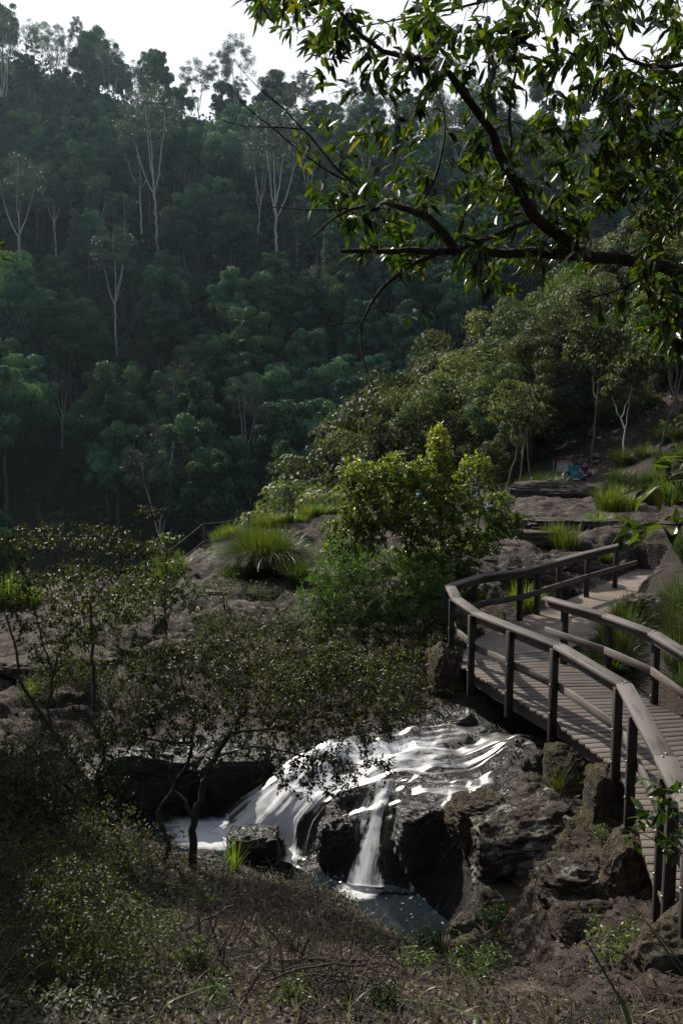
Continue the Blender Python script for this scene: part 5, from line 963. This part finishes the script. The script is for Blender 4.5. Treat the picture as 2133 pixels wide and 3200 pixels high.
def strap(name, lb, lst, m, w):
    V, Q, R = [], [], []; n = 0
    for pts in lst:
        p, _ = smoothpath([D(*a) for a in pts], 24); t = np.linspace(0, 1, 24); tn = unit(np.gradient(p, axis=0)); s = unit(np.cross(tn, [0, .35, 1.])); ww = w*.5*np.sin(np.pi*(.12+.88*t)**.6)[:, None]+.0008; b = np.cross(tn, s)
        V += [np.stack([p-s*ww+b*ww*.3, p, p+s*ww+b*ww*.3], 1).reshape(-1, 3)]; Q.append(grid_faces(24, 3)+n); R.append(np.full(72, rs.rand()*.7)); n += 72
    return tag(link(name, quads(name, np.concatenate(V), np.concatenate(Q), rnd=np.concatenate(R), smooth=True), M[m]), lb, 'plant')
strap('strap_leaf_plant', 'long arching green blades crossing in front of the brown boulder at the bottom right', [[(2010, 3330, 2.5), (1950, 3140, 2.6), (1860, 2990, 2.7), (1785, 2865, 2.8)], [(2300, 3250, 2.7), (2160, 3050, 2.8), (2050, 2910, 2.9), (1940, 2800, 3.0)], [(2250, 3200, 2.8), (2110, 3010, 2.9), (2020, 2880, 3.0), (1880, 2810, 3.0)], [(1950, 3330, 2.6), (1890, 3230, 2.7), (1830, 3150, 2.8)]], 'dark_grass', .022)
strap('strap_leaf_plant', 'pale arching blades sweeping low across the bottom edge left of centre', [[(700, 3330, 3.0), (600, 3190, 3.1), (680, 3160, 3.2), (760, 3155, 3.2)], [(1330, 3330, 2.8), (1500, 3180, 2.9), (1380, 3135, 3.0), (1230, 3120, 3.1)], [(420, 3330, 3.2), (520, 3130, 3.3), (650, 3080, 3.4), (770, 3075, 3.4)]], 'dark_grass', .018)
strap('strap_leaf_plant', 'fan of narrow green blades at the lower left edge', [[(-60, 3300, 4.3), (-20, 3100, 4.4), (30, 3020, 4.5), (90, 3040, 4.5)], [(-80, 3300, 4.3), (-30, 3080, 4.4), (60, 2960, 4.5), (130, 2965, 4.5)], [(-70, 3300, 4.3), (60, 3180, 4.4), (170, 3190, 4.5)], [(-90, 3250, 4.3), (-40, 2980, 4.4), (20, 2890, 4.4), (60, 2900, 4.4)]], 'dark_grass', .014)

# ------------------------------------------------------------------ cable fence on the rim
fp = [D(643, 1738, 23.9), D(778, 1682, 25.3), D(902, 1650, 26.9)]
fen = empty('cable_fence', tuple(fp[0]), 'thin steel cable fence with three slim posts along the cliff rim', 'fence'); fb = fp[0]
tops = []
for p, h, lean in zip(fp, (.95, .72, .66), ((-.06, 0), (0, 0), (.01, 0))):
    z0 = min(p[2], Hz(p[0], p[1]))-.2; q = np.array([(p[0], p[1], z0), (p[0]+lean[0]*.6, p[1], p[2]+h*.6), (p[0]+lean[0], p[1], p[2]+h)])-fb
    tube_obj('post', [(q, .028)], M['brown_bark'], fen, 8); tops.append((q[2], q[1]))
ends = (D(470, 1755, 25.4)-fb, D(470, 1815, 25.4)-fb); far = (D(1080, 1590, 29)-fb, D(1080, 1625, 29)-fb)
for k in (0, 1):
    ch = [ends[k]]+[t[k]-np.array([0, 0, .03+(.1 if k else 0)]) for t in tops]+[far[k]]
    for a, b in zip(ch[:-1], ch[1:]):
        t = np.linspace(0, 1, 9)[:, None]; w = a+(b-a)*t; w[:, 2] -= .06*np.sin(np.pi*t[:, 0]); tube_obj('wire', [(w, .007)], M['steel'], fen, 5)

# ------------------------------------------------------------------ danger sign
M['white_paint'] = flat_mat('sign_white', (.62, .64, .63), .5); M['red_paint'] = flat_mat('sign_red', (.42, .035, .035), .5); M['grey_paint'] = flat_mat('sign_text_grey', (.22, .24, .24)); M['black_paint'] = flat_mat('sign_black', (.03, .03, .035))
sx = (1764-1066.5)/F*46.5; sgy = 46.5; sz = D(1764, 1497, 46.5)[2]
sg = empty('danger_sign', (sx, sgy, sz), 'red and white danger sign with a prohibition symbol above the track', 'sign', None, -.05)
def box(name, x0, x1, y0, y1, z0, z1, m, par, bev=0): mb = MB(); mb.hexa([(x0, y0, z0), (x0, y1, z0), (x0, y1, z1), (x0, y0, z1), (x1, y0, z0), (x1, y1, z0), (x1, y1, z1), (x1, y0, z1)]); return mb.build(name, M[m], par, bev)
for x in (-.60, .36): tube_obj('post', [(np.array([(x, .04, -1.2), (x, .04, 1.02)]), .032)], M['steel'], sg, 10)
pan = box('panel', -.42, .38, -.03, -.005, .40, 1.02, 'white_paint', sg)
box('header', -.42, .38, -.036, -.0305, .885, 1.02, 'red_paint', pan)
def text(s, size, x, y, z, m, par, nm):
    c = bpy.data.curves.new(nm, 'FONT'); c.body = s; c.size = size; c.align_x = 'CENTER'; c.extrude = .002; o = bpy.data.objects.new(nm, c); C.objects.link(o); bpy.context.view_layer.update()
    me = bpy.data.meshes.new_from_object(o.evaluated_get(bpy.context.evaluated_depsgraph_get())); bpy.data.objects.remove(o); me.materials.clear(); ob = link(nm, me, M[m], par, (x, y, z)); ob.rotation_euler = (math.pi/2, 0, 0); return ob
text('DANGER', .135, -.02, -.040, .905, 'white_paint', pan, 'lettering')
for k, (w, z, h) in enumerate(((.45, .83, .030), (.36, .775, .030), (.40, .725, .030), (.42, .62, .012), (.40, .59, .012), (.30, .56, .012), (.42, .50, .012), (.36, .47, .012))): box('text_line', -.39, -.39+w*(1 if k > 2 else .98), -.034, -.0305, z, z+h, 'grey_paint', pan)
a = np.arange(28)*2*math.pi/28; ring = np.c_[.21+.105*np.cos(a), np.full(28, -.036), .745+.105*np.sin(a)]; tube_obj('ring', [(np.r_[ring, ring[:1]], .013)], M['red_paint'], pan, 6)
tube_obj('slash', [(np.array([(.14, -.037, .815), (.28, -.037, .675)]), .010)], M['red_paint'], pan, 6)
MBf = [(np.array([(.21, -.034, .80), (.21, -.034, .73)]), .018), (np.array([(.21, -.034, .735), (.185, -.034, .675)]), .010), (np.array([(.21, -.034, .735), (.235, -.034, .675)]), .010), (np.array([(.21, -.034, .785), (.175, -.034, .745)]), .008), (np.array([(.21, -.034, .785), (.245, -.034, .745)]), .008), (np.array([(.21, -.034, .812), (.21, -.034, .836)]), .013)]
tube_obj('walking_figure', MBf, M['black_paint'], pan, 6)

# ------------------------------------------------------------------ people
def skin_mesh(nm, chains, sub=2):
    """chains: list of [(point, radius)...]; first point of later chains may repeat a point of an earlier one"""
    V, E, R, idx = [], [], [], {}
    for ch in chains:
        pv = None
        for p, r in ch:
            k = tuple(np.round(p, 4))
            if k not in idx: idx[k] = len(V); V.append(p); R.append(r)
            if pv is not None and pv != idx[k]: E.append((pv, idx[k]))
            pv = idx[k]
    me = bpy.data.meshes.new(nm); me.from_pydata([tuple(map(float, v)) for v in V], E, []); o = bpy.data.objects.new(nm, me); C.objects.link(o)
    o.modifiers.new('skin', 'SKIN'); me.skin_vertices.new() if not me.skin_vertices else None
    for i, d in enumerate(me.skin_vertices[0].data): rr_ = R[i]; d.radius = (rr_, rr_) if not isinstance(rr_, tuple) else rr_; d.use_root = i == 0
    s = o.modifiers.new('sub', 'SUBSURF'); s.levels = s.render_levels = sub; bpy.context.view_layer.update()
    out = bpy.data.meshes.new_from_object(o.evaluated_get(bpy.context.evaluated_depsgraph_get())); bpy.data.objects.remove(o)
    out.polygons.foreach_set('use_smooth', np.ones(len(out.polygons), bool)); return out
def join_meshes(nm, ms):
    V, loops, st, n, nl = [], [], [], 0, 0
    for m_ in ms:
        co = np.empty(len(m_.vertices)*3, np.float32); m_.vertices.foreach_get('co', co); V.append(co.reshape(-1, 3)); li = np.empty(len(m_.loops), np.int32); m_.loops.foreach_get('vertex_index', li); ls = np.empty(len(m_.polygons), np.int32); m_.polygons.foreach_get('loop_start', ls)
        loops.append(li+n); st.append(ls+nl); n += len(m_.vertices); nl += len(m_.loops)
    return mesh_raw(nm, np.concatenate(V), np.concatenate(loops), np.concatenate(st), smooth=True)
def sitting_person(loc, rz, label, shirt, legs, hair, skin=(.42, .26, .19), lean=.16, look=.12, bun=False, sc=1.0):
    e = empty('person', loc, label, 'person', None, rz); e.scale = (sc,)*3; a = lambda *p: np.array(p, float)
    pel, sp, ch, nk = a(0, 0, .11), a(0, -.02-lean*.3, .28), a(0, -.03-lean*.8, .46), a(0, -.05-lean*1.2, .575); hd = nk+a(0, -.03-look*.2, .09); top = hd+a(0, -.005, .095)
    body = [[(pel, .135), (sp, .115), (ch, .135), (nk, .05), (hd, (.072, .088)), (top, (.066, .078))]]; cl, cl2, hands = [[(pel, .150), (sp, .130), (ch, .150), (nk+a(0, .01, -.03), .075)]], [[(pel, .152)]], []
    for s in (-1, 1):
        sh_, el, wr = ch+a(s*.175, .01, .045), ch+a(s*.25, -.10, -.19), ch+a(s*.13, -.33, -.20); hn = wr+a(-s*.03, -.075, -.01)
        body.append([(ch, .135), (sh_, .062), (el, .043), (wr, .029), (hn, (.040, .020))]); cl.append([(ch, .150), (sh_, .074), (ch+a(s*.22, -.05, -.09), .060)])
        hip, kn, an, to = a(s*.10, -.02, .10), a(s*.33, -.34, .17), a(s*.03, -.42, .065), a(-s*.12, -.47, .05)
        body.append([(pel, .135), (hip, .095), (kn, .062), (an, .042), (to, .034)]); cl2.append([(pel, .152), (hip, .107), (kn, .074), ((kn+an)/2+a(0, 0, .01), .062), (an*.85+kn*.15, .052)])
        for f in range(4): b0 = hn+a((f-1.5)*.017, -.03, 0); hands.append([(b0, .0095), (b0+a(0, -.030-.006*(f in (1, 2)), -.008), .0085), (b0+a(0, -.048-.008*(f in (1, 2)), -.026), .0070)])
        t0_ = wr+a(-s*.045, -.045, 0); hands.append([(t0_, .011), (t0_+a(-s*.02, -.028, -.006), .009), (t0_+a(-s*.022, -.048, -.014), .007)])
    parts = [skin_mesh('b', body)]+[skin_mesh('f', [h]) for h in hands]
    fc = hd+a(0, -.088, .01)
    parts += [skin_mesh('n', [[(fc+a(0, .012, .012), .009), (fc+a(0, -.012, -.016), .013)]])]+[skin_mesh('e', [[(hd+a(s*.074, 0, .02), .010), (hd+a(s*.078, .008, -.02), .013)]]) for s in (-1, 1)]+[skin_mesh('m', [[(fc+a(-.022, .010, -.045), .006), (fc+a(0, .004, -.046), .008), (fc+a(.022, .010, -.045), .006)]])]
    bm_ = join_meshes('body', parts); b = link('body', bm_, flat_mat('skin', skin, .55), e)
    eyes = join_meshes('eyes', [skin_mesh('y', [[(fc+a(s*.030-.006, .014, .022), .007), (fc+a(s*.030+.006, .014, .022), .007)]]) for s in (-1, 1)]); link('eyes', eyes, flat_mat('dark_eye', (.03, .02, .02), .3), b)
    link('shirt', skin_mesh('shirt', cl), flat_mat('shirt_cloth', shirt, .85), e); link('trousers', skin_mesh('trousers', cl2), flat_mat('trouser_cloth', legs, .85), e)
    hc = [[(hd+a(0, .045, -.01), (.070, .060)), (hd+a(0, .030, .06), (.084, .074)), (top+a(0, -.005, .012), (.074, .070)), (top+a(0, -.05, .0), (.060, .034))]]
    if bun: hc.append([(hd+a(0, .030, .06), (.084, .074)), (top+a(.0, .10, .01), .030), (top+a(0, .145, .025), .048), (top+a(0, .19, .02), .028)])
    else: hc.append([(hd+a(0, .045, -.01), (.070, .060)), (nk+a(0, .05, -.02), .05)])
    link('hair', skin_mesh('hair', hc), flat_mat('hair', hair, .5), e); return e
def atz(px, py, z): return P(px, py, z)
pz = PZ
p1 = P(1492, 1572, pz); p2 = P(1447, 1574, pz)
sitting_person((p1[0], p1[1], pz), math.radians(-55), 'person with brown hair in a bun and a teal shirt leaning over a picnic', (.030, .115, .115), (.10, .09, .11), (.035, .020, .014), bun=True, lean=.22, sc=1.05)
sitting_person((p2[0], p2[1]+.5, pz), math.radians(60), 'person with light brown hair sitting half hidden behind the tall bush', (.055, .07, .06), (.06, .05, .05), (.14, .075, .035), lean=.10)
p3 = D(1825, 1500, 45); z3 = max(Hz(p3[0], p3[1]), p3[2])
sitting_person((p3[0], p3[1], z3), math.radians(-15), 'person in a purple top and patterned pink leggings seated beside the teal cloth', (.085, .025, .115), (.17, .05, .11), (.05, .024, .018), lean=.05)

# ------------------------------------------------------------------ picnic things
def cloth_sheet(name, c, w, d, m, label, rz, cat, h=.012, seed=1, thick=.012):
    n_ = 26; gx, gy = np.meshgrid(np.linspace(-w/2, w/2, n_), np.linspace(-d/2, d/2, n_), indexing='ij'); V = np.c_[gx.ravel(), gy.ravel(), np.zeros(n_*n_)]; V[:, 2] = thick+h*np.abs(fbm(V*3.1, 3, seed)); V[:, :2] *= 1+.04*fbm(V*2, 2, seed+4)[:, None]
    bot = V.copy(); bot[:, 2] -= thick*.8; e_ = [i for i in range(n_)]+[i*n_+n_-1 for i in range(1, n_)]+[(n_-1)*n_+j for j in range(n_-2, -1, -1)]+[i*n_ for i in range(n_-2, 0, -1)]; Q = list(grid_faces(n_, n_)); N_ = n_*n_
    Q += [tuple(q[::-1]+N_) for q in grid_faces(n_, n_)]+[(e_[i], e_[(i+1) % len(e_)], e_[(i+1) % len(e_)]+N_, e_[i]+N_) for i in range(len(e_))]
    o = link(name, quads(name, np.r_[V, bot], Q, smooth=True), m, None, c); o.rotation_euler = (0, 0, rz); return tag(o, label, cat)
M['mat_blue'] = flat_mat('picnic_blue', (.07, .09, .26), .8); M['cyan'] = flat_mat('bag_cyan', (.04, .26, .42), .6); M['teal'] = flat_mat('teal_cloth', (.015, .16, .18), .8); M['blue'] = flat_mat('box_blue', (.05, .14, .42), .5); M['pinkred'] = flat_mat('red_cloth', (.40, .06, .09), .8); M['orange'] = flat_mat('orange_cloth', (.45, .12, .05), .7); M['pale_plastic'] = flat_mat('pale_plastic', (.45, .46, .46), .5); M['dark_cloth'] = flat_mat('dark_cloth', (.02, .02, .025), .8)
c = P(1485, 1582, pz); cloth_sheet('picnic_blanket', (c[0], c[1], pz+.004), 1.9, 1.3, M['mat_blue'], 'blue picnic blanket spread on the flat rock platform', .1, 'blanket', .03)
# soft bag: body, lid, handle
c = P(1318, 1572, pz); sb = empty('cooler_bag', (c[0], c[1], pz+.0), 'bright blue cooler bag standing left of the picnic blanket', 'cooler bag', None, .3)
bag = MB(); bag.hexa([(-.25, -.16, 0), (-.25, .16, 0), (-.23, .15, .28), (-.23, -.15, .28), (.25, -.16, 0), (.25, .16, 0), (.23, .15, .28), (.23, -.15, .28)]); bag.build('bag_body', M['cyan'], sb, .03)
lid = MB(); lid.hexa([(-.245, -.165, .282), (-.245, .165, .282), (-.16, .09, .36), (-.16, -.09, .36), (.245, -.165, .282), (.245, .165, .282), (.16, .09, .36), (.16, -.09, .36)]); lid.build('lid', M['cyan'], sb, .015)
t = np.linspace(0, math.pi, 12); tube_obj('handle', [(np.c_[.14*np.cos(t), t*0, .35+.13*np.sin(t)], .013)], M['dark_cloth'], sb, 6)
def tub(name, c, r, h, m, m2, label, cat):
    e = empty(name, tuple(c), label, cat); k = 20; a_ = np.arange(k)*2*math.pi/k; rings = [(r*.86, 0), (r, h), (r*1.05, h), (r*.97, h-.008)]; V = [[r0*math.cos(t_), r0*.7*math.sin(t_), z_] for r0, z_ in rings for t_ in a_]; Q = [(i*k+j, i*k+(j+1) % k, (i+1)*k+(j+1) % k, (i+1)*k+j) for i in range(3) for j in range(k)]
    V.append([0, 0, h-.008]); V.append([0, 0, 0]); Q2 = [(3*k+j, 3*k+(j+1) % k, 4*k, 4*k) for j in range(k)]
    me = mesh_raw('tub', V, [v for q in Q for v in q]+[v for j in range(k) for v in (3*k+j, 3*k+(j+1) % k, 4*k)]+[v for j in range(k) for v in ((j+1) % k, j, 4*k+1)], [4*i for i in range(len(Q))]+[4*len(Q)+3*j for j in range(2*k)], smooth=False); link('tub', me, M[m], e)
    lid_ = MB(); lid_.disc((0, 0, h+.001), r*1.02, .018, 20); o = lid_.build('lid', M[m2], e); o.scale = (1, .7, 1); return e
c = P(1474, 1572, pz); tub('food_tub', (c[0], c[1], pz+.045), .15, .10, 'blue', 'pale_plastic', 'blue food tub with a pale lid on the picnic blanket', 'food tub')
c = P(1540, 1573, pz); tub('cup', (c[0], c[1], pz+.03), .055, .13, 'cyan', 'pale_plastic', 'small bright blue cup at the right end of the picnic', 'cup')
c = P(1555, 1584, pz); cloth_sheet('towel', (c[0], c[1], pz+.01), .38, .34, M['pinkred'], 'crumpled pinkish red towel at the right end of the blanket', .4, 'towel', .22, 5)
c = P(1383, 1586, pz); cloth_sheet('towel', (c[0], c[1], pz+.01), .36, .3, M['orange'], 'small orange red cloth left of the blanket', .2, 'towel', .2, 7)
# things by the sign: teal cloth draped over a low chair, dark bag, tray, blue box
def onz(px, py, y): p = D(px, py, y); return p[0], p[1], max(Hz(p[0], p[1]), p[2])
x, y, z = onz(1798, 1499, 45); tc_ = empty('draped_chair', (x, y, z), 'low camp chair covered with a teal cloth beside the danger sign', 'chair', None, .1)
for sx_ in (-.2, .2):
    for sy_ in (-.15, .2): tube_obj('leg', [(np.array([(sx_, sy_, -.05), (sx_*.9, sy_*.9, .30)]), .012)], M['steel'], tc_, 6)
n_ = 34; g0, g1 = np.meshgrid(np.linspace(0, 1, n_), np.linspace(0, 1, n_), indexing='ij'); prof = np.array([(.40, .00), (.34, .24), (.22, .32), (-.02, .36), (-.14, .66), (-.18, .64), (-.24, .30), (-.28, .02)]); pt_ = np.array([[np.interp(v, np.linspace(0, 1, 8), prof[:, k]) for k in (0, 1)] for v in g0.ravel()]); fold = .03*np.sin(g1.ravel()*25+3*g0.ravel())*np.abs(g0.ravel()-.5)*2
V = np.c_[(g1.ravel()-.5)*(.62+.25*(1-pt_[:, 1]/.66)), -pt_[:, 0]+fold, pt_[:, 1]+fold*.3]; link('cloth_cover', quads('cloth_cover', V, grid_faces(n_, n_), smooth=True), M['teal'], tc_)
x, y, z = onz(1776, 1499, 45); bb = empty('bag', (x, y, z), 'small dark bag on the ground left of the teal cloth', 'bag'); b_ = MB(); b_.hexa([(-.14, -.1, 0), (-.14, .1, 0), (-.11, .07, .22), (-.11, -.07, .22), (.14, -.1, 0), (.14, .1, 0), (.11, .07, .22), (.11, -.07, .22)]); b_.build('bag_body', M['dark_cloth'], bb, .03); tube_obj('strap', [(np.c_[.08*np.cos(t), t*0, .21+.08*np.sin(t)], .008)], M['dark_cloth'], bb, 6)
x, y, z = onz(1818, 1502, 44.2); tub('food_box', (x, y, z), .13, .14, 'blue', 'blue', 'small blue box in front of the person in purple', 'box')
x, y, z = onz(1801, 1501, 44.4); tub('tray', (x, y, z), .22, .06, 'pale_plastic', 'pale_plastic', 'pale food tray in front of the teal cloth', 'tray')

# ------------------------------------------------------------------ unseen trees added left of the view to shade the near slope
for x, y, s, k, lb in ((-12.6, 19.0, .85, 0, 'unseen shade tree added outside the left edge, farthest along the stream'), (-10.6, 15.0, .78, 3, 'unseen shade tree added outside the left edge, middle one'), (-9.6, 11.2, .72, 6, 'unseen shade tree added outside the left edge, nearest')):
    tree('added_shade_tree', protos[k], x, y, s, lb, 'tree', None, k)

cm_, cl_ = clump_crown('crown', 95, 5.2, 2.4, 60, 170, .30, M['forest'], 11.5); canopy = (cm_, trunk_mesh('trunk', 95, 11, .2, cl_, M['brown_bark']))  # crown for unseen trees added around the eye to keep sky light off
for x, y, s_, lb in ((-6.5, .5, 1.0, 'unseen broad tree added on the bank left of the viewpoint to block sky light'), (-3.5, -5, 1.0, 'unseen broad tree added behind the viewpoint on the left to block sky light'), (4.0, -4.5, 1.0, 'unseen broad tree added behind the viewpoint on the right to block sky light'), (8.5, 1.0, 1.0, 'unseen broad tree added on the right bank beside the viewpoint to block sky light'), (-10.5, 5.0, 1.0, 'unseen broad tree added farther left of the viewpoint to block sky light'), (.5, -10, 1.1, 'unseen tall tree added up the slope behind the viewpoint to block sky light'), (10.5, 7.5, 1.0, 'unseen broad tree added on the right bank above the bridge to block sky light')):
    tree('added_canopy_tree', canopy, x, y, s_, lb, 'tree', None, x)

# ------------------------------------------------------------------ air
bpy.context.view_layer.update()
hi = 3.0+max(max((o.matrix_world @ Vector(c))[2] for c in o.bound_box) for o in C.objects if o.type == 'MESH'); lo = -50.5; hw = 345
bm_ = MB(); bm_.hexa([(-hw, -hw, lo), (-hw, -hw, hi), (-hw, hw, hi), (-hw, hw, lo), (hw, -hw, lo), (hw, -hw, hi), (hw, hw, hi), (hw, hw, lo)])
hz = bm_.build('haze', None); hm = bpy.data.materials.new('haze_air'); hm.use_nodes = True; hn = hm.node_tree.nodes; hn.remove(hn['Principled BSDF'])
pv = hn.new('ShaderNodeVolumePrincipled'); pv.inputs['Color'].default_value = (.62, .83, 1, 1); pv.inputs['Density'].default_value = HAZE = .0001; pv.inputs['Anisotropy'].default_value = .6
hm.node_tree.links.new(pv.outputs[0], hn['Material Output'].inputs['Volume']); hz.data.materials.append(hm); tag(hz, kind='stuff')
